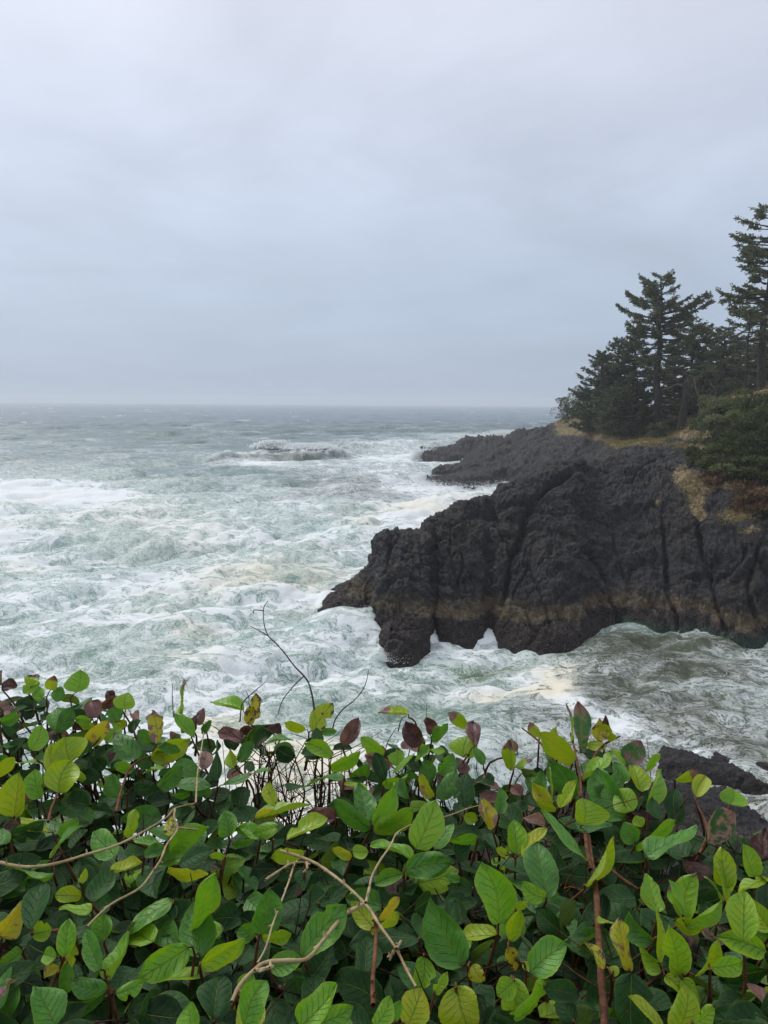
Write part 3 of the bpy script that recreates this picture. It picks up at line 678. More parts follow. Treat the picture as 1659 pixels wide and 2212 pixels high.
loft_rock('boulder', [a5 + np.array([0, -.4, -1]), a5, (a5 + c5) / 2 + np.array([0, -.2, .15]), c5, e5], 40, xs5, 0.2, [], lambda V, px, py: {'tanamt': np.zeros(len(V))}, 6,
          'low brown mussel-covered rock at the right edge, surf all round it', 'rock', 1.3)
# cliff foot slope on the right below the viewpoint
xs6 = np.linspace(1080, 2300, 300)
C6 = [(1080, 1790), (1200, 1748), (1420, 1738), (1480, 1746), (1560, 1752), (1610, 1790), (1659, 1822), (2300, 1920)]
a6 = rowpts(C6, xs6, True)
g6 = [a6 + np.array([.0, .8, -2.0]), a6 + np.array([0, 0, .35]), at(xs6, np.full(300, 1840.), np.full(300, 20.0)), at(xs6, np.full(300, 1960.), np.full(300, 13.5)), at(xs6, np.full(300, 2120.), np.full(300, 7.2)), at(xs6, np.full(300, 2240.), np.full(300, 3.6))]
g6[3][:, 2] -= .6; g6[4][:, 2] -= .5; g6[5][:, 2] = 13.2
def attr6(V, px, py): return {'tanamt': np.zeros(len(V)), 'belt': np.full(len(V), 3.0), 'soil': sstep(py, 1770, 1830) * sstep(px, 1430, 1560)}
loft_rock('slope', g6, 200, xs6, 0.30, [], attr6, 5, 'grey brown soil and rock slope showing behind the shrub at the lower right', 'slope', 2.2)

# ledge of ground that carries the hedge
gx = np.linspace(-9, 9, 120); prof = [(-6, 14.4), (0, 14.35), (1.6, 14.25), (2.5, 14.15), (3.0, 14.12), (3.25, 13.2), (3.8, 11.0), (4.6, 8.0), (6.5, 3.0), (9.0, -2.0)]
gp = spline(np.array([(p[0], p[1]) for p in prof]), 90)
GV = np.stack([np.repeat(gx[None], 90, 0), np.repeat(gp[:, :1], 120, 1), np.repeat(gp[:, 1:], 120, 1)], -1).reshape(-1, 3)
GV[:, 2] += 0.10 * fbm(GV * 1.3, 4); GV[:, 1] += 0.3 * fbm(GV * 0.6 + 9, 3)
tag(mesh_obj('ground', GV, grid_faces(120, 90), M_SOIL), kind='structure')

# ------------------------------------------------------------------ spruce trees
def sprigs(P, D, S, rs, wfac=0.28, droop=0.0, crossed=True):
    """elongated little needle sprays: P places, D directions, S lengths"""
    n = len(P); D = D / (np.linalg.norm(D, axis=1)[:, None] + 1e-9)
    up = rs.normal(size=(n, 3)) * 0.5 + np.array([0, 0, 1.0]); B = np.cross(D, up); B /= np.linalg.norm(B, axis=1)[:, None] + 1e-9
    C_ = np.cross(D, B); out = []; fr = []
    k = 0
    for Bv in ((B, C_) if crossed else (B,)):
        V = np.stack([P, P + D * (S * .45)[:, None] + Bv * (S * wfac)[:, None], P + D * S[:, None] + np.array([0, 0, -1.0]) * (S * droop)[:, None], P + D * (S * .45)[:, None] - Bv * (S * wfac)[:, None]], 1)
        out.append(V.reshape(-1, 3)); fr.append(np.arange(n * 4).reshape(-1, 4) + k); k += n * 4
    return np.concatenate(out), np.concatenate(fr)

TREEV = [0.5]
def spruce(px, pyb, pyt, Y, profile, label, nbr=90, seed=0, trunk_r=0.35, lean=(0, 0), crown_from=0.1, mat=None, dens=1.0, open_=0.3, lowbare=0, group=None, name='spruce_tree', upt=0.25, side_bias=None):
    rs = np.random.RandomState(seed); mat = mat or M_NEEDLE
    B = at(px, pyb, Y); T = at(px + lean[0], pyt, Y); B = B.reshape(3); T = T.reshape(3); Hh = T[2] - B[2]
    root = empty(name, B); tag(root, label, 'tree', group)
    n = 26; tt = np.linspace(0, 1, n)[:, None]; path = (B - [0, 0, 0.8]) * (1 - tt) + T * tt
    path[:, 0] += 0.02 * Hh * perlin(np.stack([tt[:, 0] * 4, np.full(n, seed * 3.1), np.zeros(n)], 1)); path[:, 1] += 0.02 * Hh * perlin(np.stack([tt[:, 0] * 4, np.full(n, seed * 5.3 + 9), np.zeros(n)], 1))
    rad = trunk_r * ((1 - tt[:, 0]) ** 0.8 * 0.95 + 0.05); rad[0] *= 1.5; rad[1] *= 1.15
    s = Soup(); s.add(*tube(path, rad, None, 9)); s.build('trunk', M_BARK, root)
    br = Soup(); LP = []; LD = []; LS = []
    for i in range(nbr):
        t = crown_from + (1 - crown_from) * (i + rs.uniform(-.4, .4)) / nbr; t = min(max(t, crown_from), 0.985)
        if t > 0.99: continue
        bare = t < lowbare
        L = np.interp(t, [p[0] for p in profile], [p[1] for p in profile]) * rs.uniform(0.55, 1.12)
        az = rs.uniform(0, 2 * np.pi)
        if side_bias is not None and rs.rand() < 0.35: az = side_bias + rs.normal() * 0.5
        base = np.array([np.interp(t, tt[:, 0], path[:, k]) for k in range(3)])
        dr = np.array([math.cos(az), math.sin(az), 0]); q = np.linspace(0, 1, 8)[:, None]
        rise = (upt * (t - 0.35) * 1.6) * L; sag = 0.16 * L * (1 - t)
        bp = base + dr * L * q + np.array([0, 0, 1.0]) * (rise * q - sag * np.sin(q * np.pi * 0.9) + 0.14 * L * q ** 3)
        sd_ = np.cross(dr, [0, 0, 1.0]); bp += sd_ * 0.08 * L * np.sin(q * 3 + rs.uniform(0, 6))
        r0 = 0.028 * L + 0.015
        br.add(*tube(bp, r0, 0.008, 4))
        # side twigs
        nt = int((6 + 10 * L / 3.0) * (0.35 if bare else 1.0)); st = rs.uniform(0.25 if not bare else .4, 1.0, nt) ** 0.85
        for u in st:
            b0 = np.array([np.interp(u, q[:, 0], bp[:, k]) for k in range(3)]); sgn = rs.choice([-1, 1])
            tl = (0.30 * L * (1.15 - u) + 0.25) * rs.uniform(.6, 1.2); td = dr * 0.75 + sd_ * sgn * rs.uniform(.4, 1.0) + np.array([0, 0, rs.uniform(-.15, .3)]); td /= np.linalg.norm(td)
            m = 5; tq = np.linspace(0, 1, m)[:, None]; tp = b0 + td * tl * tq + np.array([0, 0, -0.12 * tl]) * np.sin(tq * 3)
            br.add(*tube(tp, 0.012 + .004 * L, 0.005, 3))
            if bare: continue
            k_ = max(3, int(tl * 17 * dens)); uu = rs.uniform(0.05, 1, k_)[:, None]
            LP.append(b0 + td * tl * uu + rs.normal(size=(k_, 3)) * 0.05 * (1 + tl)); dd = td + rs.normal(size=(k_, 3)) * 0.5 + np.array([0, 0, 0.12]); LD.append(dd); LS.append(rs.uniform(.14, .42, k_) * (0.7 + .08 * L))
        if not bare:
            k_ = max(3, int(L * 10 * dens)); uu = rs.uniform(open_, 1.03, k_); pp = np.stack([np.interp(uu, q[:, 0], bp[:, k]) for k in range(3)], 1)
            LP.append(pp + rs.normal(size=(k_, 3)) * .06); LD.append(dr + rs.normal(size=(k_, 3)) * .55 + np.array([0, 0, .15])); LS.append(rs.uniform(.14, .42, k_))
    br.build('branches', M_BARK, root)
    if LP:
        P = np.concatenate(LP); D = np.concatenate(LD); S = np.concatenate(LS)
        V, Fc = sprigs(P, D, S, rs, 0.22, 0.1)
        r = np.clip(rs.normal(0.5 + rs.uniform(-.18, .18), .2, len(P)), 0, 1); rr_ = np.tile(np.repeat(r, 4), 2)
        mesh_obj('crown', V, Fc, mat, root, False, {'rnd': rr_})
    return root

TG = 'spruce trees on the headland'
spruce(1419, 932, 592, 117, [(0, 1.5), (.1, 4.2), (.35, 3.2), (.5, 3.8), (.58, 5.6), (.67, 6.2), (.76, 6.4), (.83, 5.2), (.9, 4.0), (.95, 2.7), (1, 1.0)],
       'tallest whole spruce, open layered crown on a bare straight trunk, standing in the grass', 125, 21, 0.72, (8, 0), 0.12, None, 1.25, 0.5, 0.36, TG, upt=0.40)
CONE = lambda w: [(0, w), (.3, w * 1.05), (.55, w * .92), (.75, w * .70), (.88, w * .46), (.96, w * .22), (1, .25)]
spruce(1366, 925, 712, 124, CONE(4.6), 'broad dense spruce directly left of the tall open one', 130, 22, .42, (6, 0), .02, None, 1.2, .25, 0, TG)
spruce(1334, 922, 728, 128, CONE(5.0), 'dense dark spruce second from the left of the clump', 120, 23, .38, (4, 0), .02, None, 1.2, .25, 0, TG)
spruce(1298, 918, 758, 132, CONE(5.2), 'narrow leftmost spruce of the clump, nearest the open sea', 105, 24, .3, (2, 0), .03, None, 1.1, .25, 0, TG)
spruce(1277, 908, 838, 138, CONE(3.2), 'small wind-bent spruce at the seaward foot of the leftmost tree', 55, 25, .2, (-4, 0), .03, None, 1.1, .25, 0, TG)
spruce(1376, 925, 800, 121, CONE(3.0), 'short bushy spruce close on the left side of the tall trunk', 80, 26, .25, (0, 0), .03, None, 1.1, .25, 0, TG)
spruce(1328, 925, 838, 118, CONE(4.0), 'low spreading spruce at the front of the clump above the dry grass', 75, 40, .25, (0, 0), .03, None, 1.1, .25, 0, TG)
spruce(1494, 905, 684, 126, [(0, 4.0), (.4, 4.6), (.6, 4.4), (.75, 4.0), (.88, 2.9), (.96, 1.6), (1, .5)] , 'round-topped spruce directly right of the tall open one', 170, 27, .4, (4, 0), .1, None, 1.2, .25, 0, TG)
spruce(1458, 905, 770, 132, CONE(4.2), 'dark spruce filling the gap behind the broken leaning stump', 90, 28, .35, (0, 0), .1, None, 1.2, .25, 0, TG)
spruce(1566, 870, 706, 132, CONE(5.6), 'pointed spruce right of the round-topped one, crest of the wood', 150, 29, .4, (0, 0), .05, None, 1.2, .25, 0, TG)
spruce(1520, 900, 790, 118, CONE(4.2), 'slim lighter spruce in front of the pointed one, twiggy at its foot', 75, 30, .2, (0, 0), .25, None, 1.0, .3, 0.3, TG)
spruce(1612, 860, 724, 142, CONE(5.5), 'farthest spruce, half hidden behind the twin bare trunks', 90, 31, .35, (0, 0), .05, None, 1.2, .25, 0, TG)
spruce(1668, 855, 740, 112, CONE(6.0), 'dark spruce closing the wood at the right edge behind the bare trunks', 110, 32, .35, (0, 0), .02, None, 1.2, .25, 0, TG)
BIG = [(0, 1.6), (.3, 2.4), (.40, 3.4), (.50, 5.4), (.60, 5.0), (.75, 4.2), (.86, 3.8), (.94, 2.4), (1, .9)]
spruce(1636, 872, 440, 86, BIG, 'tall ragged spruce cut by the right edge, bare dark trunk and long side limbs', 80, 33, .50, (36, 0), .12, None, 1.0, .45, .42, TG, side_bias=math.pi)
spruce(1607, 884, 660, 82, [(0, 1.0), (.4, 1.4), (.7, 2.0), (.85, 2.0), (1, .5)], 'slender bare-trunked spruce left of the tall ragged one', 46, 34, .20, (14, 0), .10, None, 1.0, .3, .70, TG)
spruce(1700, 880, 500, 90, BIG, 'spruce beyond the right edge whose limbs reach into the photo', 80, 35, .42, (-6, 0), .12, None, 1.2, .35, .3, TG)

# broken stump and bare snags
def bare(name, pts, Y, r0, r1, label, twigs=(), mat=None, cat='dead tree', top=True):
    P = np.array([at(a, b, Y) for a, b in pts]); root = empty(name, P[0]); tag(root, label, cat)
    s = Soup(); s.add(*tube(spline(P, 14), r0, r1, 8, 0.08, 3)); s.build('trunk', mat or M_SNAG, root)
    s = Soup()
    for tw in twigs: s.add(*tube(spline(np.array([at(a, b, Y - 0.3 * i) for i, (a, b) in enumerate(tw)]), 10), r1 * .35 + .03, .015, 4))
    if twigs: s.build('branches', M_SNAG, root)
    return root
bare('tree_stump', [(1470, 928), (1478, 880), (1484, 825)], 112, .62, .42, 'thick dark leaning stump with a splintered top beside the tall spruce', [[(1482, 838), (1462, 830), (1445, 838), (1425, 843)], [(1484, 825), (1486, 815)], [(1488, 850), (1492, 842), (1490, 835)]], M_BARK)
bare('dead_tree', [(1509, 905), (1511, 865), (1503, 838), (1499, 815)], 110, .16, .08, 'pale forked dead tree between the stump and the slim spruce', [[(1503, 838), (1494, 825), (1489, 812)], [(1500, 830), (1508, 820), (1509, 808)], [(1506, 850), (1517, 840)]])
bare('dead_tree', [(1540, 868), (1546, 845), (1537, 832), (1532, 822)], 104, .10, .04, 'short crooked grey snag on the ridge of the right slope', [[(1546, 845), (1552, 835)]])
bare('dead_tree', [(1549, 905), (1552, 880), (1555, 852)], 95, .16, .05, 'red-brown splintered snag in the brush right of the slim spruce', [[(1552, 880), (1545, 868)], [(1553, 870), (1560, 860)]], M_STEM)

# ------------------------------------------------------------------ bushes on the slopes
def near_surface(G, px, py):
    V = G.reshape(-1, 3); a, b = proj(V); i = np.argmin((a - px) ** 2 + (b - py) ** 2 + 0.002 * V[:, 1]); return V[i]
def bush(px, py, rx, rz, G, label, mat, n=900, seed=0, name='bush', ry=None, group=None, spr=(.14, .42), shell=0.6):
    rs = np.random.RandomState(seed); B = near_surface(G, px, py); root = empty(name, B); tag(root, label, 'bush', group)
    ry = ry or rx; s = Soup(); LP = []; LD = []; nb = max(7, int(rx * 10))
    lobes = [(rs.normal(size=3) * np.array([rx, ry, rz]) * 0.5 + np.array([0, 0, rz * .55]), rs.uniform(.25, .5)) for _ in range(nb)]
    for c, q in lobes:
        s.add(*tube(spline(np.array([B + [0, 0, -.2], B + c * .5 + [0, 0, .1], B + c]), 6), .05, .012, 4))
        m = n // nb; d_ = rs.normal(size=(m, 3)); d_[:, 2] = np.abs(d_[:, 2]) * .9 - .15; d_ /= np.linalg.norm(d_, axis=1)[:, None]
        rad = rs.uniform(shell, 1.0, m)[:, None] ** .5
        LP.append(B + c + d_ * rad * np.array([rx, ry, rz]) * q); LD.append(d_ * .8 + np.array([0, 0, .25]) + rs.normal(size=(m, 3)) * .45)
    s.build('stem', M_BARK, root)
    P = np.concatenate(LP); D = np.concatenate(LD); V, Fc = sprigs(P, D, rs.uniform(*spr, len(P)) * 1.15, rs, .16, .05)
    r = np.clip(rs.normal(0.5, .2, len(P)) + np.repeat(rs.normal(0, .18, nb), [len(q) for q in LP]), 0, 1); mesh_obj('foliage', V, Fc, mat, root, False, {'rnd': np.tile(np.repeat(r, 4), 2)})
    return root
BG = 'low wind-clipped spruce bushes on the right slope'
bl_ = [(1655, 915, 2.6, 1.7, 'bright green bush highest at the right edge'), (1612, 905, 2.3, 1.5, 'green bush at the foot of the bare trunks'), (1570, 905, 2.1, 1.3, 'bush on the upper left of the right slope'),
       (1640, 952, 2.4, 1.6, 'large green bush below the highest one'), (1596, 948, 2.2, 1.5, 'bush in the middle of the right slope'), (1556, 950, 1.9, 1.2, 'bush on the left flank of the right slope'),
       (1535, 978, 1.6, .9, 'small bush beside the yellow green moss patch'), (1580, 985, 2.1, 1.2, 'bush in the second row from the bottom of the slope'), (1630, 995, 2.3, 1.3, 'wide bush second row right, above the dry grass'),
       (1515, 1002, 1.3, .7, 'lowest left bush hanging over the bare rock'), (1558, 1018, 1.7, .8, 'low bush over the cliff brow right of the dry gully'), (1605, 1030, 1.9, .8, 'bright bush on the cliff brow'), (1655, 1035, 2.0, .9, 'bush on the brow at the right edge'),
       (1680, 975, 2.6, 1.6, 'bush cut by the right edge of the photo'), (1530, 925, 1.6, 1.2, 'dark bush at the top left end of the slope'), (1700, 890, 3.2, 2.0, 'bush just outside the right edge, high on the slope'),
       (1500, 985, .8, .5, 'tiny sprig bush at the end of the slope'), (1548, 890, 1.8, 1.0, 'brushy thicket on the slope ridge')]
for i, (a, b, rx, rz, lb) in enumerate(bl_):
    bush(a, b, rx, rz, G1, lb, M_NEEDLE2 if i not in (2, 14, 17, 5) else M_NEEDLE, int(1500 * rx), 100 + i, 'spruce_bush', group=BG)
for i, (a, b, rx, rz, lb) in enumerate([(1228, 895, 2.4, 2.2, 'small dark bush at the seaward end of the grass crest'), (1248, 888, 2.8, 3.4, 'tall dark bush beside the leftmost spruce'), (1256, 908, 1.6, 1.2, 'round bush alone in the dry grass left of the wood'),
                                        (1440, 925, 2.2, 1.6, 'grey green bush in the grass right of the tall trunk'), (1425, 948, 1.8, 1.2, 'low bush on the grass edge under the tall trunk'), (1345, 930, 2.0, 1.6, 'bush under the clump, second from the left'), (1365, 925, 2.0, 1.8, 'bush under the clump close to the tall trunk'), (1300, 925, 2.4, 1.6, 'bush at the left foot of the clump'), (1500, 905, 2.0, 1.2, 'thin brush at the foot of the slim spruce'), (1458, 905, 1.8, 1.2, 'dim bush in the wood between the tall trunk and the stump'), (1390, 915, 1.9, 1.3, 'bush in the shade just left of the tall trunk'), (1530, 888, 2.2, 1.6, 'bush at the back of the wood by the ridge'), (1478, 925, 1.2, .7, 'small tuft of brush at the foot of the stump')]):
    bush(a, b, rx, rz, G2, lb, M_NEEDLE, int(1000 * rx), 140 + i, 'bush', group='bushes under the spruce wood')
for i, (a, b, rx, rz, lb) in enumerate([(1640, 1080, 1.7, .7, 'reddish dry brush on the cliff brow at the right edge'), (1615, 1100, 1.2, .5, 'straw coloured dry brush below the green bushes'), (1545, 1045, 1.2, .5, 'brown dry brush under the lowest bushes'), (1665, 1110, 1.5, .6, 'dry brush cut by the right edge above the cliff')]):
    bush(a, b, rx, rz, G1, lb, M_DRYBUSH, 1500, 160 + i, 'dry_bush', group='dry brush on the cliff brow', spr=(.1, .4))

# dry grass
def grass_on(G, A, dens, seed, hgt=(.12, .4)):
    rs = np.random.RandomState(seed); nv, nu = G.shape[:2]; V = G.reshape(-1, 3); a, b = proj(V)
    g = A; idx = np.where(g > .38)[0]; idx = idx[rs.rand(len(idx)) < dens]; idx = np.repeat(idx, 5)
    P = V[idx] + rs.normal(size=(len(idx), 3)) * np.array([.35, .35, .02]); D = np.array([.1, -.15, 1.0]) + rs.normal(size=(len(idx), 3)) * .45
    return P, D, rs.uniform(*hgt, len(idx)), rs
for G, af, lb, dn, sdd in ((G2, attr2, 'dry_grass', .5, 4), (G1, attr1, 'dry_grass', .22, 5)):
    V = G.reshape(-1, 3); a, b = proj(V); gg = af(V, a, b)['grass']; gg = gg * (a < 1720) * (V[:, 2] > 2)
    gg = gg * (0.75 + fbm(V * .35 + 2, 3) * .9)
    P, D, S, rs = grass_on(G, gg, dn, sdd)
    Vv, Fc = sprigs(P, D, S, rs, .09, .15, False)
    o = mesh_obj(lb, Vv, Fc, M_GRASS, None, False, {'rnd': np.repeat(rs.rand(len(P)), 4)})
    tag(o, 'straw coloured grass covering the slope under the spruce wood' if sdd == 4 else 'tufts of tan grass on the right slope and the cliff brow', 'grass', kind='stuff')

# ------------------------------------------------------------------ spray
def spray(px, py, Y, rx, rz, n, label, seed, lean=0.0, size=(.02, .09)):
    rs = np.random.RandomState(seed); B = at(px, py, Y).reshape(3); n = int(n * 2.6)
    t = rs.rand(n) ** 2.0; ang = rs.normal(size=n) * .5; P = B + np.stack([(rs.normal(size=n) * .45 + lean * t) * rx, rs.normal(size=n) * .35 * rx, t * rz * np.cos(ang) - .1], 1)
    S = rs.uniform(*size, n) * (1.5 - t) * 0.48
    D = rs.normal(size=(n, 3)) + np.array([lean, 0, 1.5]); V, Fc = sprigs(P, D, S * 2, rs, .45, 0)
    o = mesh_obj('sea_spray', V, Fc, M_SPRAY, None, True); tag(o, label, 'spray', kind='stuff')
spray(797, 1350, 52.0, 1.1, 1.5, 6000, 'white burst of spray against the left lobe of the near headland', 1, .5, (.03, .09))
spray(845, 1418, 46.8, 1.0, .5, 2500, 'thin spray at the tip of the lowest rock lobe', 2, 0, (.02, .06))
spray(1083, 945, 236, 7.0, 2.6, 4000, 'distant spray plume behind the farthest rock point', 3, .4, (.15, .4))
spray(912, 1000, 203, 3.0, 4.0, 3500, 'spray bursting on the tip of the farthest rock point', 4, .2, (.2, .5))
spray(578, 968, 222, 3.6, 2.4, 5000, 'white crest plume at the left end of the breaking wave', 5, .6, (.35, .75))
spray(655, 968, 222, 7.0, 1.5, 5500, 'torn white crest along the breaking wave', 6, .1, (.30, .65))
spray(1000, 1044, 152, 10.0, 1.4, 5000, 'low surf spray along the foot of the middle headland', 7, 0, (.08, .22))
spray(925, 1034, 158, 2.5, 1.2, 2000, 'surf spray at the seaward tip of the middle headland', 8, 0, (.08, .22))

# ------------------------------------------------------------------ the hedge of leathery-leaved shrubs in front
def depthY(py): return np.interp(py, [1300, 1440, 1550, 1700, 1850, 2000, 2212, 2500], [2.3, 2.15, 2.0, 1.65, 1.3, 1.04, .82, .62])
def leaf_geo(B, T, width, Nrm, nu, nv, rs, fold, curl, wave, age_shade, wear, tip):
    A = T - B; L = np.linalg.norm(A); A = A / L; N = Nrm - A * (Nrm @ A); N /= np.linalg.norm(N) + 1e-9; S = np.cross(A, N)
    v = np.linspace(0, 1, nv); u = np.linspace(-1, 1, nu); Uu, Vv = np.meshgrid(u, v)
    ex = rs.uniform(.70, 1.02); po = rs.uniform(.50, .70)
    wv = (1 - (2 * np.clip(Vv, 0, 1) ** ex - 1) ** 2).clip(0) ** po
    wv = np.where(Vv > .8, wv * (1 - rs.uniform(.25, .75) * ((Vv - .8) / .2) ** 1.5), wv)
    if nv > 9:
        wv = wv * (1 + 0.02 * np.sin(Vv * 44 + rs.uniform(0, 6)))
        wv = wv * (1 + np.sign(Uu) * .08 * rs.normal()) * (1 + .07 * np.sin(Vv * rs.uniform(4, 9) + np.sign(Uu) * 1.3 + rs.uniform(0, 6)))
        if rs.rand() < .38:
            wv = wv * (1 - rs.uniform(.25, .65) * np.exp(-((Vv - rs.uniform(.3, .95)) / rs.uniform(.03, .09)) ** 2) * (Uu * rs.choice([-1, 1]) > 0.1))
    ph = rs.uniform(0, 6.28, 3)
    half = width / 2 * wv
    z = fold * np.abs(Uu) ** 1.3 * half
    z -= curl * L * (Vv - 0.25) ** 2 * np.sign(Vv - .25)
    z += wave * L * Uu ** 2 * np.sin(Vv * 7 + ph[0] + Uu * ph[1])
    z += rs.uniform(-.35, .30) * half * np.clip(np.abs(Uu) - .55, 0, 1) * 2            # margins rolled up or down
    if nv > 9: z += 0.026 * L * np.cos((Vv * 6.5 - np.abs(Uu) * 1.7) * 6.283) * (1 - np.abs(Uu) ** 3) * np.clip(np.abs(Uu) * 3, 0, 1) * rs.uniform(.3, 1)
    tw = rs.normal() * .5 * (Vv - .3); ct, st_ = np.cos(tw), np.sin(tw); uh = Uu * half
    side = rs.normal() * 0.07 * L * np.sin(Vv * 2.8)
    P = B + A * (Vv * L)[..., None] + S * (uh * ct - z * st_ + side)[..., None] + N * (z * ct + uh * st_)[..., None]
    n = nu * nv; rnd = rs.rand()
    lc = np.tile(np.array([age_shade, wear, rnd, tip]), (n, 1)); uv = np.stack([(Uu + 1) / 2, Vv], -1).reshape(-1, 2)
    return P.reshape(-1, 3), grid_faces(nu, nv), lc, uv

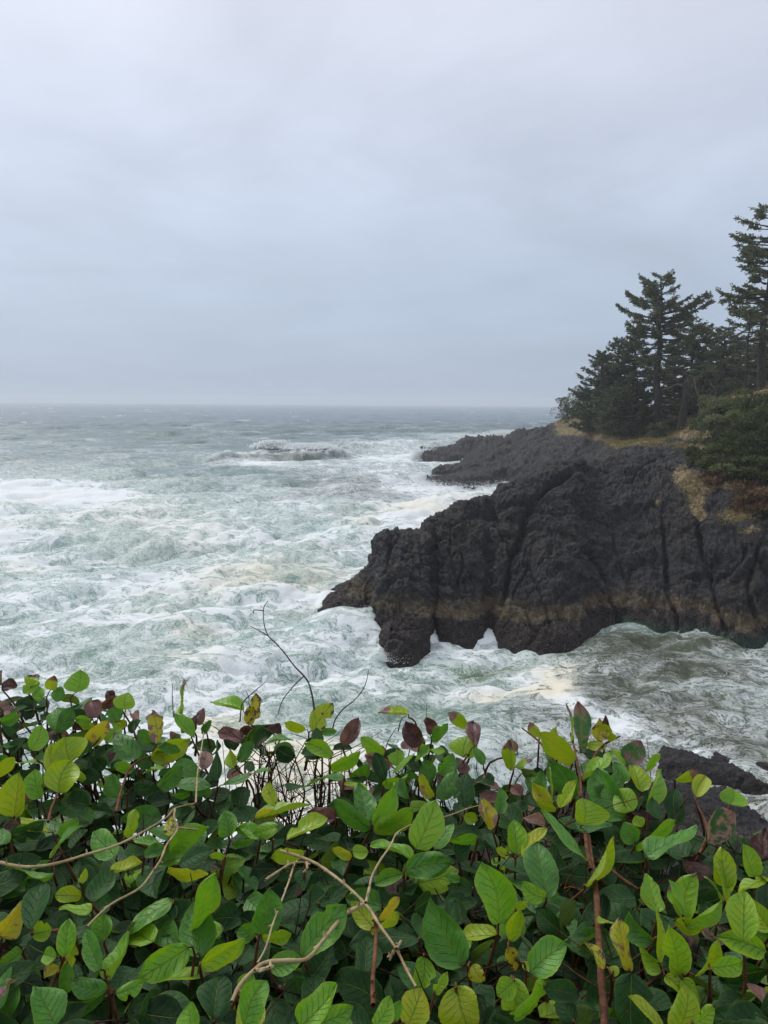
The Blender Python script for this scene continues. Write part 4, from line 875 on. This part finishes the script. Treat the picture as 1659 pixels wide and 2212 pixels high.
TYP = {'g': (.38, 0.02, 0), 'd': (.13, 0.0, 0), 'l': (.60, 0.04, 0), 'm': (.64, .10, .02), 'y': (.80, .12, .02), 'Y': (.93, .44, .10), 't': (.78, .22, .38),
       'b': (.5, 1.1, 0), 'k': (.1, 1.3, 0), 'p': (.30, .50, .25), 'G': (.42, .12, .03)}
ZONES = {
 'A': (0, 1371.5, .3307, """500 375 510 225 165 m;820 490 835 375 145 m;1180 515 1205 290 48 t;1590 500 1380 400 100 m;200 340 245 245 90 t;330 360 355 265 75 t;150 380 260 310 90 m;460 835 430 668 225 y;385 1035 480 820 225 y;
330 900 340 700 95 y;205 755 270 590 120 l;900 815 740 615 140 g;985 800 1250 700 105 y;1030 710 985 510 105 Y;560 710 710 550 85 Y;1270 670 1130 520 92 m;880 880 740 850 60 l;1420 960 1410 690 100 d;1530 870 1490 745 100 y;1555 830 1659 690 90 g;
1100 990 1380 970 95 g;1460 980 1640 900 70 g;1490 1310 1470 1140 130 g;1740 1310 1540 1265 100 l;90 1190 110 900 200 y;270 1070 230 870 130 l;75 1310 290 1200 105 d;320 1290 130 1195 70 y;-30 930 95 805 60 y;240 820 70 850 50 l;
60 530 20 440 110 d;130 500 230 400 120 d;0 570 135 520 50 g;400 630 360 460 135 G;380 640 480 470 75 g;760 440 700 360 70 b;640 540 590 420 110 b;770 570 700 490 120 g;500 550 600 560 60 m;615 610 495 535 70 y;830 590 730 560 80 y;
690 700 790 590 110 m;1300 590 1325 475 60 b;1230 630 1290 510 90 b;890 590 880 480 60 k;1060 570 990 480 80 k;590 1110 430 1070 130 d;740 1170 550 1140 95 d;790 1060 740 900 120 g;870 1000 990 1010 85 d;1110 1320 1120 1170 90 Y;
830 1327 900 1140 50 y;1030 990 1195 860 80 g;930 910 1090 850 50 l;390 1320 510 1210 70 G;1590 690 1420 610 95 k;1625 590 1645 460 80 Y;10 345 115 330 85 b;420 420 350 350 90 g;280 420 220 330 80 m;1000 700 900 620 90 g;1240 560 1180 640 60 G;
1380 560 1300 640 60 g;950 640 1010 740 70 d;600 900 560 760 130 d;680 880 600 800 110 d;1250 1010 1110 1080 60 g;1380 1050 1260 1000 80 G;1560 1130 1600 990 120 d;1659 620 1560 640 60 b;15 330 5 230 30 b;1120 880 1040 930 70 d;760 400 640 470 50 b"""),
 'B': (0, 1755.5, .3307, """760 290 570 110 165 g;330 300 500 60 85 G;75 170 290 90 105 g;200 765 290 440 190 d;535 545 355 545 100 y;600 640 385 620 75 m;520 460 575 365 45 y;590 580 740 380 150 d;715 410 930 325 60 y;1090 390 1350 440 75 y;
1130 580 830 750 145 g;1260 760 1415 400 110 l;1310 950 1290 590 250 g;1100 260 1375 130 135 l;1170 340 1370 230 150 d;1045 200 870 180 80 l;940 290 1090 230 85 g;10 810 170 560 115 Y;420 945 440 705 130 l;660 1030 530 760 155 g;
715 1105 850 785 140 l;705 1150 465 1065 125 g;1235 880 900 1090 190 l;755 1185 945 1095 105 l;1305 1000 1600 830 140 y;680 840 680 660 150 g;370 950 270 920 105 l;390 1000 275 1070 90 Y;380 1050 490 870 70 y;440 980 400 1200 115 g;
210 790 340 760 130 m;360 1400 220 1130 250 g;340 1270 700 1200 130 d;1260 1450 1220 1235 230 l;1400 1350 1450 1040 240 d;1600 1470 1640 1150 200 y;150 900 0 1000 130 g;1490 160 1460 0 125 g;1700 170 1540 90 90 l;1520 210 1659 180 50 g;
1560 1000 1659 850 180 d;1650 830 1560 740 130 g;-20 1290 60 1080 80 b;1560 1180 1659 1050 120 l;560 520 540 340 120 d;1470 290 1370 270 48 m;350 400 10 390 70 g;1130 700 1150 590 60 d;640 420 520 300 90 d;880 900 1000 1000 90 d"""),
 'C': (548.6, 1755.5, .3307, """160 0 0 50 60 Y;215 180 475 20 105 y;160 90 -10 140 105 l;335 260 110 310 85 y;640 290 500 240 70 Y;640 250 750 250 90 m;1040 300 770 180 85 l;985 380 1300 340 165 g;975 400 785 470 100 g;45 800 100 490 190 g;50 820 250 790 90 y;
320 940 610 620 225 g;790 760 650 580 130 y;810 700 960 560 60 Y;760 780 940 650 45 y;1360 1000 1110 600 290 g;1600 730 1455 340 235 l;1590 800 1335 790 105 y;1110 940 1065 1150 145 m;1430 990 1500 1110 105 Y;1320 1130 1400 1450 290 y;
1000 1400 1090 1150 210 y;-60 1400 100 1100 195 l;300 1400 540 1120 195 l;350 1400 660 1270 170 l;790 1400 890 1190 125 l;900 1380 960 1230 90 g;100 1010 320 940 150 g;1700 1100 1590 1200 140 m;1430 500 1260 480 120 d;1340 440 1240 410 60 g;
1080 830 640 850 150 d;720 1060 740 800 180 d;350 1100 500 860 190 d;1250 760 1340 560 130 d;640 1110 720 1300 160 d;1180 1180 1280 1060 80 m;430 420 600 500 100 d;420 600 620 460 100 d;940 480 1120 560 120 d;200 1140 420 1200 150 d"""),
 'D': (548.6, 1481, .3307, """740 900 700 620 150 g;770 910 950 650 140 l;760 940 520 740 105 g;785 955 1035 790 125 l;1060 1070 1190 745 215 l;1200 740 1320 540 115 g;1165 735 1080 570 75 Y;840 645 1005 590 60 m;850 450 700 340 100 m;940 530 950 410 110 m;
910 570 1060 445 50 l;1060 500 1140 380 55 l;1365 470 1400 325 190 m;1010 190 815 165 70 t;1080 400 990 230 125 b;1150 320 1130 205 85 k;1400 280 1265 180 60 t;1440 400 1430 205 100 b;1170 370 1270 250 80 G;380 300 520 115 135 Y;
580 390 690 205 105 b;0 220 20 50 60 Y;485 530 705 455 70 l;70 380 250 330 60 g;510 470 330 380 100 m;335 290 200 240 50 y;440 300 540 300 55 g;135 790 100 620 90 Y;0 880 365 760 80 y;860 620 790 440 90 d;890 540 720 460 110 k;1380 800 1380 560 130 d;
1600 840 1620 660 90 g;1560 940 1480 730 90 Y;1650 1110 1580 1060 60 y;1180 1070 1300 890 100 g;1370 850 1465 890 75 y;1460 1000 1220 1010 60 g;590 600 320 610 60 g;1210 580 1310 450 110 g;0 570 110 535 40 g;540 870 340 820 105 k;
270 470 150 400 110 d;180 320 60 260 80 k;420 420 400 270 80 d;1250 430 1140 420 50 l;1500 520 1440 400 70 G;1150 640 1110 480 110 g;1080 560 1000 480 70 d;1010 740 960 600 70 g;1340 1150 1420 960 110 d;740 690 590 640 60 m"""),
 'E': (1097.2, 1481.2, .3386, """450 430 480 85 130 p;415 370 400 115 30 t;570 350 600 210 110 Y;650 360 615 190 38 t;200 320 140 230 70 t;310 370 320 260 50 y;430 480 165 315 105 y;630 390 495 380 68 y;650 420 790 520 80 m;760 500 860 350 140 p;480 600 650 410 50 m;
850 680 810 490 130 y;900 780 990 540 110 l;880 540 990 450 58 l;800 800 700 655 165 m;740 860 560 520 170 g;480 890 490 715 255 m;430 720 240 470 140 g;290 760 140 610 75 y;280 740 265 520 38 y;335 780 420 600 58 y;310 790 175 760 38 y;
510 1130 205 795 90 g;805 1030 1100 900 80 l;880 1090 1210 900 125 g;490 1280 690 960 75 y;640 1110 920 1110 95 d;1065 600 1215 545 48 t;1195 710 1270 580 105 y;1415 760 1430 650 165 m;1270 1000 1440 810 175 p;1080 900 1080 640 130 d;60 1080 40 850 130 l;
1400 1290 1370 1030 160 m;1570 1220 1510 1010 120 m;1620 1120 1640 900 80 b;440 920 650 840 80 g;810 1000 750 870 130 g;240 900 100 830 80 b;860 900 810 830 80 m;90 1100 235 895 42 y;20 540 0 340 60 t;50 520 150 460 55 t;600 780 700 540 130 g;
980 860 940 700 90 d;700 1000 640 880 110 d;60 420 -10 350 70 b;120 800 30 720 100 d;90 700 20 640 80 k;200 700 210 540 80 g;740 620 700 480 110 g;620 700 560 640 90 g"""),
 'F': (1097.2, 1755.5, .3386, """250 550 190 160 225 g;240 545 95 430 105 m;50 610 140 530 50 y;15 820 80 610 115 y;0 860 60 1010 90 Y;140 1020 380 850 205 G;90 960 200 1025 58 y;20 1060 110 1300 195 m;240 1080 60 1340 115 l;230 1120 480 1160 130 d;
565 670 690 710 38 y;775 1010 720 670 160 Y;620 995 470 815 100 Y;920 840 760 640 150 g;960 640 920 380 155 m;1130 650 1030 430 90 l;1120 690 1215 390 155 l;1140 720 1385 590 105 l;1060 690 1260 770 85 y;960 960 1005 610 130 m;
1095 1030 1020 715 175 m;1190 1040 1360 825 95 y;1000 1010 810 780 60 y;1000 1040 1130 1150 100 y;1110 1060 1230 1200 115 y;790 1020 800 1400 290 d;1000 1400 780 1160 115 y;1080 1400 1140 1110 185 y;1180 1350 1320 1225 115 m;1290 990 1510 960 130 m;
1640 880 1350 790 150 m;1680 760 1530 560 120 y;1410 570 1370 225 165 m;1500 820 1520 490 195 m;1380 570 1275 395 58 m;1660 420 1430 490 68 y;1659 1000 1350 1080 150 d;1350 1340 1640 1180 160 d;850 490 990 640 58 y;400 800 160 620 130 d;
450 760 400 560 120 d;640 830 540 700 80 d;700 1040 640 980 60 m;420 1340 300 1160 140 d;1330 720 1240 560 120 d;1420 950 1240 850 100 d""")}
HOLES = [(610, 1660, 62, 26), (560, 1705, 36, 26), (690, 1705, 36, 34), (735, 1655, 30, 22), (478, 1560, 26, 14), (1035, 1665, 16, 34), (640, 1740, 30, 18), (730, 1780, 14, 25), (1105, 1700, 22, 30), (1345, 1905, 34, 40), (1215, 1850, 22, 26), (1430, 1870, 24, 22), (70, 1585, 18, 8), (1480, 1790, 26, 40)]
TOPX = [-400, 0, 30, 110, 160, 200, 260, 330, 390, 440, 480, 560, 610, 700, 760, 800, 860, 960, 1020, 1060, 1110, 1150, 1200, 1255, 1300, 1360, 1420, 1455, 1500, 1560, 1610, 1640, 1700, 2100]
TOPY = [1500, 1500, 1495, 1500, 1500, 1510, 1535, 1560, 1565, 1580, 1590, 1560, 1575, 1575, 1600, 1620, 1585, 1585, 1620, 1650, 1630, 1640, 1610, 1590, 1600, 1640, 1680, 1730, 1790, 1800, 1790, 1770, 1780, 1780]
def inhole(x, y, g=1.0):
    r = np.zeros(np.shape(x), bool)
    for hx, hy, a, b in HOLES: r |= (((x - hx) / (a * g)) ** 2 + ((y - hy) / (b * g)) ** 2) < 1
    return r

# the shrubs: what is told apart along the hedge, left to right and back to front
SHRUBS = [(70, 1540, 'leafy shrub at the far left of the hedge top, brown-tipped leaves standing against the surf'), (300, 1590, 'shrub with broad lime green rounded leaves left of the tall thin bare twig'), (620, 1600, 'thin gappy shrub at the foot of the tall bare twig, pale foam behind'),
          (930, 1640, 'shrub in the middle of the hedge top with purple-brown withered leaves'), (1260, 1660, 'tallest shrub of the hedge, an upright shoot with red stem and purple-tipped leaves'), (1560, 1780, 'sparse shrub right of the tallest, two round leaves on red stalks before black rocks'),
          (90, 1900, 'shrub at the left edge under the long pale dry vine'), (380, 2010, 'lower left shrub with glossy fresh green leaves, below the end of the dry vine'), (700, 2030, 'shrub at the bottom middle with a single orange-red bare stem'),
          (990, 2000, 'shrub right of the orange-red stem with the largest dark quilted leaf'), (1270, 2000, 'shrub at the lower right with one yellow brown-spotted leaf beside a thick red stem'), (1540, 2020, 'shrub in the bottom right corner, crowded upright yellow-edged leaves')]
shr = []
for i, (x, y, lb) in enumerate(SHRUBS):
    Yd = float(depthY(y)); p = at(x, y, Yd + .12).reshape(3); p[2] = 14.25
    e = empty('salal_shrub', p); tag(e, lb, 'shrub', 'salal shrubs of the hedge'); shr.append(e)
SP = np.array([(s[0], s[1] ) for s in SHRUBS], float)
def owner(x, y):
    d_ = (SP[:, 0] - x) ** 2 + ((SP[:, 1] - y) * 1.15) ** 2; return int(np.argmin(d_))

camdir = np.array([0, -math.cos(math.radians(28)), math.sin(math.radians(28))])
heroes = []
rsH = np.random.RandomState(77)
for zk, (ox, oy, sc_, txt) in ZONES.items():
    for it in txt.replace('\n', '').split(';'):
        q = it.split(); 
        if len(q) != 6: continue
        bx, by, tx, ty, wd = [float(v) for v in q[:5]]
        heroes.append((ox + bx * sc_, oy + by * sc_, ox + tx * sc_, oy + ty * sc_, wd * sc_, q[5]))
# shoots: hero leaves whose stalks spring from nearly the same place
hb = np.array([(h[0], h[1]) for h in heroes]); used = np.zeros(len(heroes), bool); shoots = []
for i in np.argsort(hb[:, 1]):
    if used[i]: continue
    dd = np.hypot(*(hb - hb[i]).T); m = np.where((dd < 34) & ~used)[0][:9]; used[m] = True; shoots.append(list(m))
stem_bits = [Soup() for _ in SHRUBS]
for sh in shoots:
    cx, cy = hb[sh].mean(0); cy += 6; k = owner(cx, cy); root = shr[k]
    Yb = float(depthY(cy)) + rsH.uniform(.0, .05)
    if all(heroes[j][5] in 'dk' for j in sh): Yb += rsH.uniform(.05, .11)
    node = at(cx, cy, Yb + .012).reshape(3)
    low = node + np.array([rsH.normal() * .035, .02 + rsH.uniform(0, .10), -rsH.uniform(.12, .25)]); mid = (node + low) / 2 + rsH.normal(size=3) * .012
    if inhole(cx, cy + 25, 1.3): low = node + np.array([rsH.normal() * .02, .06, -.3])
    s = Soup(); s.add(*tube(spline(np.array([low, mid, node]), 7), .0042, .0022, 6, .12, int(cx)))
    # the stalks of the leaves
    for j in sh:
        bx, by, tx, ty, wd, ty_ = heroes[j]
        jit = rsH.uniform(-.025, .03); Bp = at(bx, by, Yb + jit).reshape(3)
        s.add(*tube(spline(np.array([node, (node + Bp) / 2 + [0, .004, .004], Bp]), 5), .0018, .0013, 5))
    stem_o = s.build('shoot', M_STEM, root)
    for j in sh:
        bx, by, tx, ty, wd, ty_ = heroes[j]; Lp = math.hypot(tx - bx, ty - by); scale = (Yb / FOC)
        jit = rsH.uniform(-.02, .02); Bp = at(bx, by, Yb + jit).reshape(3)
        upw = (by - ty) / (Lp + 1e-6)
        # leaves pointing up the picture lean out to sea, those pointing down lean to the viewer
        dY = Lp * scale * (0.55 * upw + rsH.normal() * .22); 
        if ty_ in 'dk': dY += .01
        Tp = at(tx, ty, Yb + jit + dY).reshape(3)
        asp = wd / (Lp + 1e-6); reallw = wd * scale * 1.08; roll = rsH.normal() * .25
        if asp < 0.48: cr = asp / 0.6; roll = math.copysign(math.acos(min(1, max(.25, cr))), rsH.normal()); reallw = wd * scale / max(.3, math.cos(roll))
        Ax = (Tp - Bp) / np.linalg.norm(Tp - Bp); N = camdir + np.array([0, 0, .25]); N = N - Ax * (N @ Ax); N /= np.linalg.norm(N); Sx = np.cross(Ax, N); N = N * math.cos(roll) + Sx * math.sin(roll)
        age_shade, wear, tip = TYP[ty_]; age_shade += rsH.normal() * .05; wear = max(0, wear + rsH.normal() * .05)
        if by > 1750 and ty_ in 'dgm': age_shade += .05
        if rsH.rand() < .12: tip = max(tip, rsH.uniform(.04, .14))
        fold = rsH.uniform(.05, .55); curl = rsH.uniform(-.12, .42)
        if ty_ in 'bk': fold = rsH.uniform(.4, 1.0); curl = rsH.uniform(.1, .5)
        V, Fc, lc, uv = leaf_geo(Bp, Tp, reallw, N, 11, 19, rsH, fold, curl, rsH.uniform(.005, .075) * (2.5 if ty_ in 'bk' else 1), age_shade, wear, tip)
        mesh_obj('leaf', V, Fc, M_LEAF, stem_o, True, {'lc': lc}, uv)

# lesser leaves filling the depth of every shrub
fol = [Soup() for _ in SHRUBS]
rsF = np.random.RandomState(9); cnt = 0
while cnt < 3900:
    x = rsF.uniform(-420, 2080); y = rsF.uniform(1480, 2480)
    ty0 = np.interp(x, TOPX, TOPY)
    if y < ty0 + 18 or inhole(x, y, 1.05): continue
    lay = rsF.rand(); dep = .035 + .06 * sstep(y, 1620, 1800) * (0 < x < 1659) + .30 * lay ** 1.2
    if 0 < x < 1659 and y < 2212 and lay < .12 and rsF.rand() < .6: continue
    if y < ty0 + 60: dep = min(dep, .16)
    if 450 < x < 800 and 1590 < y < 1800: 
        if rsF.rand() < .35: continue
    if x > 1440 and y < 1840 and rsF.rand() < .55: continue
    Yb = float(depthY(y)) + dep; B = at(x, y, Yb).reshape(3)
    L = rsF.uniform(.055, .095) * (1.0 if y > 1700 else .85); az = rsF.uniform(0, 2 * np.pi); el = rsF.uniform(-.35, .9 if y < 1700 else .35)
    D = np.array([math.cos(az) * math.cos(el), math.sin(az) * math.cos(el), math.sin(el)]); T = B + D * L
    tx, ty = proj(T[None]); 
    if ty[0] < np.interp(tx[0], TOPX, TOPY) - 4 or inhole(tx[0], ty[0], .9): continue
    N = np.array([0, -.35, 1.0]) + rsF.normal(size=3) * .45
    r = rsF.rand(); age_shade = np.clip(rsF.normal(.24 - .14 * lay - .07 * float(sstep(y, 1650, 1800)), .11), 0, .85); wear = .0; tip = 0  # deeper and lower leaves get a darker green, painting in the hedge's inner shade
    if y < ty0 + 120 and r < .22: wear = rsF.uniform(.4, 1.1)
    elif r < .03: wear = rsF.uniform(.3, .9)
    elif r < .07: age_shade = rsF.uniform(.5, .8); tip = rsF.uniform(0, .2)
    V, Fc, lc, uv = leaf_geo(B, T, L * rsF.uniform(.5, .68), N, 7, 9, rsF, rsF.uniform(.05, .5), rsF.uniform(-.1, .35), rsF.uniform(0, .04), age_shade, wear, tip)
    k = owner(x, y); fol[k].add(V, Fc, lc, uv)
    if cnt % 2 == 0:
        lo = B + np.array([rsF.normal() * .04, rsF.uniform(-.02, .08), -rsF.uniform(.12, .3)]); stem_bits[k].add(*tube(spline(np.array([lo, (lo + B) / 2 + rsF.normal(size=3) * .01, B]), 5), .003, .0014, 4))
    cnt += 1
# bare inner stems
for i in range(430):
    x = rsF.uniform(-350, 2000); y = rsF.uniform(1560, 2300)
    if i < 60: h = HOLES[rsF.choice([0, 0, 0, 1, 2, 3, 6, 7, 9, 9, 10, 11])]; x = h[0] + rsF.normal() * h[2] * .75; y = h[1] + rsF.normal() * h[3] * .8
    if y < np.interp(x, TOPX, TOPY) + 20: continue
    Yb = float(depthY(y)) + rsF.uniform(.13, .45); top = at(x, y, Yb).reshape(3)
    b_ = top + np.array([rsF.normal() * .2, rsF.normal() * .08, 0]); b_[2] = max(14.1, top[2] - rsF.uniform(.35, 1.1)); top = top + np.array([rsF.normal() * .02, 0, rsF.uniform(0, .04)])
    tx, ty = proj(top[None])
    if ty[0] < np.interp(tx[0], TOPX, TOPY) + 5: continue
    m1 = b_ * .6 + top * .4 + rsF.normal(size=3) * .05; m2 = b_ * .25 + top * .75 + rsF.normal(size=3) * .04; k = owner(x, y)
    pts = spline(np.array([b_, m1, m2, top]), 9); stem_bits[k].add(*tube(pts, rsF.uniform(.0016, .0040), .0009, 5))
    for _ in range(6):
        q = pts[rsF.randint(3, 9)]; e = q + np.array([rsF.normal() * .07, rsF.normal() * .04, rsF.uniform(.01, .09)]); stem_bits[k].add(*tube(spline(np.array([q, (q + e) / 2 + rsF.normal(size=3) * .006, e]), 4), .0016, .0008, 4))
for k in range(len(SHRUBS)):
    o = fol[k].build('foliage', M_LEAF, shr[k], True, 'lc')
    stem_bits[k].build('stem', M_STEMD if k not in (4, 10) else M_STEM, shr[k])

def twig(name, polys, Yoff, r0, r1, mat, label, cat, group=None, knob=.15, parent=None, smoothn=5, partname='branch'):
    """polys: list of pixel paths; the first is the main one"""
    first = polys[0]; P = [at(np.array([p[0] for p in pl]), np.array([p[1] for p in pl]), depthY(np.array([p[1] for p in pl])) + Yoff + np.linspace(0, .02, len(pl))) for pl in polys]
    root = parent
    if parent is None: root = empty(name, P[0][0]); tag(root, label, cat, group)
    for i, p in enumerate(P):
        s = Soup(); s.add(*tube(spline(p, len(p) * smoothn), r0 * (1 if i == 0 else .75), r1, 7, knob, i + 3))
        rs = np.random.RandomState(i + 5); pp = spline(p, len(p) * 6)
        for q in range(2, len(pp) - 2, 4):
            e = pp[q] + rs.normal(size=3) * .004; s.add(*tube(np.array([pp[q], e]), r1 * 1.3, r1 * .6, 4))
        s.build(partname, mat, root)
    return root
V1 = [(0, 1863), (43, 1872), (93, 1870.6), (139, 1860.7), (185, 1846), (228, 1834), (274, 1815.7), (317, 1792), (364, 1762), (378, 1746), (423, 1735)]
V1b = [(423, 1735), (427, 1669), (434, 1625), (440, 1583)]
V2 = [(378, 1748), (376, 1765), (384, 1788), (360, 1825), (345, 1860), (331, 1881), (298, 1921), (245, 1950), (205, 1984), (188, 2002)]; V2b = [(384, 1788), (405, 1790), (428, 1792)]
VL = 'dry pale vines over the hedge'
twig('dry_vine', [V1, V2, V2b, V1b], -.07, .0030, .0016, M_VINE, 'long pale dry vine sagging over the left of the hedge and forking downward', 'vine', VL)
V3 = [(606, 1838), (640, 1848), (674, 1861), (720, 1891), (760, 1924), (790, 1954), (823, 2003), (856, 2050), (879, 2096), (899, 2132)]; V4 = [(573, 1901), (608, 1878), (634, 1864), (674, 1862)]
V4b = [(662, 1863), (663, 1876), (655, 1885)]
twig('dry_vine', [V3, V4, V4b, [(856, 2050), (866, 2033)], [(852, 2052), (846, 2062), (842, 2074)]], -.055, .0030, .0019, M_VINE, 'tan arching dry vine with a hooked left end in the middle of the hedge', 'vine', VL)
V5 = [(790, 1950), (797, 1922), (803, 1894), (820, 1861), (843, 1828), (863, 1795), (912, 1774), (962, 1764), (1012, 1746), (1078, 1729)]
twig('dry_vine', [V5], -.08, .0024, .0010, M_VINE, 'thin dry vine arching right from the tan vine toward the middle shrubs', 'vine', VL)
V7 = [(783, 1954), (747, 1974), (720, 2003), (691, 2040), (658, 2073), (615, 2075), (568, 2081), (548, 2096), (520, 2125), (500, 2165)]
twig('dry_vine', [V7, [(550, 2097), (575, 2092), (590, 2088)]], -.06, .0030, .0026, M_VINE, 'straw coloured dry vine curving down left from the crossing of vines', 'vine', VL)
twig('dry_vine', [[(636, 1866), (626, 1898), (608, 1947), (588, 2000), (568, 2060), (556, 2080)]], -.065, .0018, .0014, M_VINE, 'thin straight grey dry vine hanging beside the hooked end of the tan vine', 'vine', VL)
twig('bare_twig', [[(806.5, 2172), (805, 2119), (810, 2063), (813, 2000), (812, 1975)]], -.03, .0034, .0028, M_STEM, 'orange-red bare stem standing upright at the bottom middle', 'stem', None, .08)
TW = [(681, 1560), (679, 1535), (672, 1493), (665, 1472), (658, 1462), (637, 1440), (614, 1410), (595.6, 1389), (580.5, 1375), (572.4, 1356), (569, 1331), (569, 1319), (571, 1309), (579, 1298)]
def plain_twig(polys, Y, r0, r1, label, mat=M_TWIG):
    P = [at(np.array([p[0] for p in pl]), np.array([p[1] for p in pl]), Y + np.linspace(0, .05, len(pl))) for pl in polys]
    root = empty('bare_twig', P[0][0]); tag(root, label, 'twig', 'bare twigs over the hedge top')
    for i, p in enumerate(P): s = Soup(); s.add(*tube(spline(p, len(p) * 4), r0 * (1 if i == 0 else .6), r1, 6, .12, i)); s.build('branch', mat, root)
plain_twig([TW, [(569, 1319), (558, 1318), (549, 1318), (547, 1325)], [(580, 1374), (561, 1363), (540, 1352)], [(656, 1461), (642, 1474), (623, 1495), (609, 1516), (600, 1545)]], 2.0, .0030, .0012, 'tallest thin bare twig, rising crooked over the surf from the hedge top')
plain_twig([[(718, 1580), (722, 1560), (739, 1534), (767, 1511), (783, 1491), (792, 1470), (796, 1447)]], 2.02, .0022, .0009, 'faint thin twig bending right beside the tallest one')
plain_twig([[(518, 1560), (526, 1516), (542, 1500), (575, 1472)], [(545, 1560), (538, 1520), (537, 1505), (531, 1492)]], 2.0, .0022, .0010, 'short forked twig left of the tallest one')
plain_twig([[(375, 1480 + 70), (372, 1500), (373, 1478)]], 1.98, .0016, .0009, 'short straight twig above the left of the hedge')
plain_twig([[(860, 1580), (868, 1552), (878, 1548)], [(922, 1580), (921, 1548), (922, 1520)]], 2.0, .0020, .0009, 'short upright twig above the withered middle leaves')
plain_twig([[(832, 1640), (835, 1610), (855, 1573)]], 1.98, .0018, .0010, 'slanting pale twig left of the withered middle leaves')
# the red stems of the tallest shrub and the stalks of the two round leaves
def hero_stem(k, polys, dy, r0, r1, mat=M_STEM):
    for i, pl in enumerate(polys):
        a = np.array(pl, float); P = at(a[:, 0], a[:, 1], depthY(a[:, 1]) + dy + np.linspace(.03, 0, len(a)))
        s = Soup(); s.add(*tube(spline(P, len(a) * 5), r0, r1, 8, .08, i)); s.build('stem', mat, shr[k])
hero_stem(4, [[(1276, 1880), (1270, 1845), (1263, 1779), (1256, 1718), (1253, 1678), (1243, 1627), (1232, 1583)], [(1256, 1722), (1243, 1700), (1229, 1678), (1199, 1647), (1158, 1596), (1128, 1573)], [(1256, 1690), (1275, 1650), (1310, 1605), (1340, 1590)]], .0, .0048, .0022)
hero_stem(10, [[(1310, 2300), (1307, 2212), (1300, 2128), (1293, 2020), (1287, 1918), (1278, 1860), (1270, 1800)]], .03, .0062, .0045)
hero_stem(10, [[(1305, 1865), (1340, 1895), (1380, 1922)]], .04, .0034, .0026)
hero_stem(5, [[(1510, 1845), (1530, 1805), (1550, 1775), (1570, 1750), (1577, 1738)], [(1530, 1805), (1522, 1770), (1505, 1735), (1501, 1722)]], .0, .0030, .0018)
hero_stem(1, [[(250, 1755), (268, 1690), (285, 1655), (300, 1643), (325, 1633)], [(104, 1775), (113, 1740), (127, 1712)]], -.01, .0034, .0024)

# ------------------------------------------------------------------ sea air
def haze_box():
    m = bpy.data.materials.new('sea_air'); m.use_nodes = True; m.node_tree.nodes.clear(); t = NT(m.node_tree)
    out = t.n('ShaderNodeOutputMaterial'); v = t.n('ShaderNodeVolumePrincipled')
    v.inputs['Color'].default_value = (0.93, 0.96, 1.0, 1); v.inputs['Density'].default_value = 0.00036; v.inputs['Anisotropy'].default_value = 0.25
    t.t.links.new(v.outputs[0], out.inputs['Volume'])
    x, y0, y1, z0, z1 = 5400., -60., 5300., -6., 52.
    V = [(-x, y0, z0), (x, y0, z0), (x, y1, z0), (-x, y1, z0), (-x, y0, z1), (x, y0, z1), (x, y1, z1), (-x, y1, z1)]
    o = mesh_obj('haze', V, [(3, 2, 1, 0), (4, 5, 6, 7), (0, 1, 5, 4), (1, 2, 6, 5), (2, 3, 7, 6), (3, 0, 4, 7)], m, None, False); tag(o, kind='stuff')
haze_box()
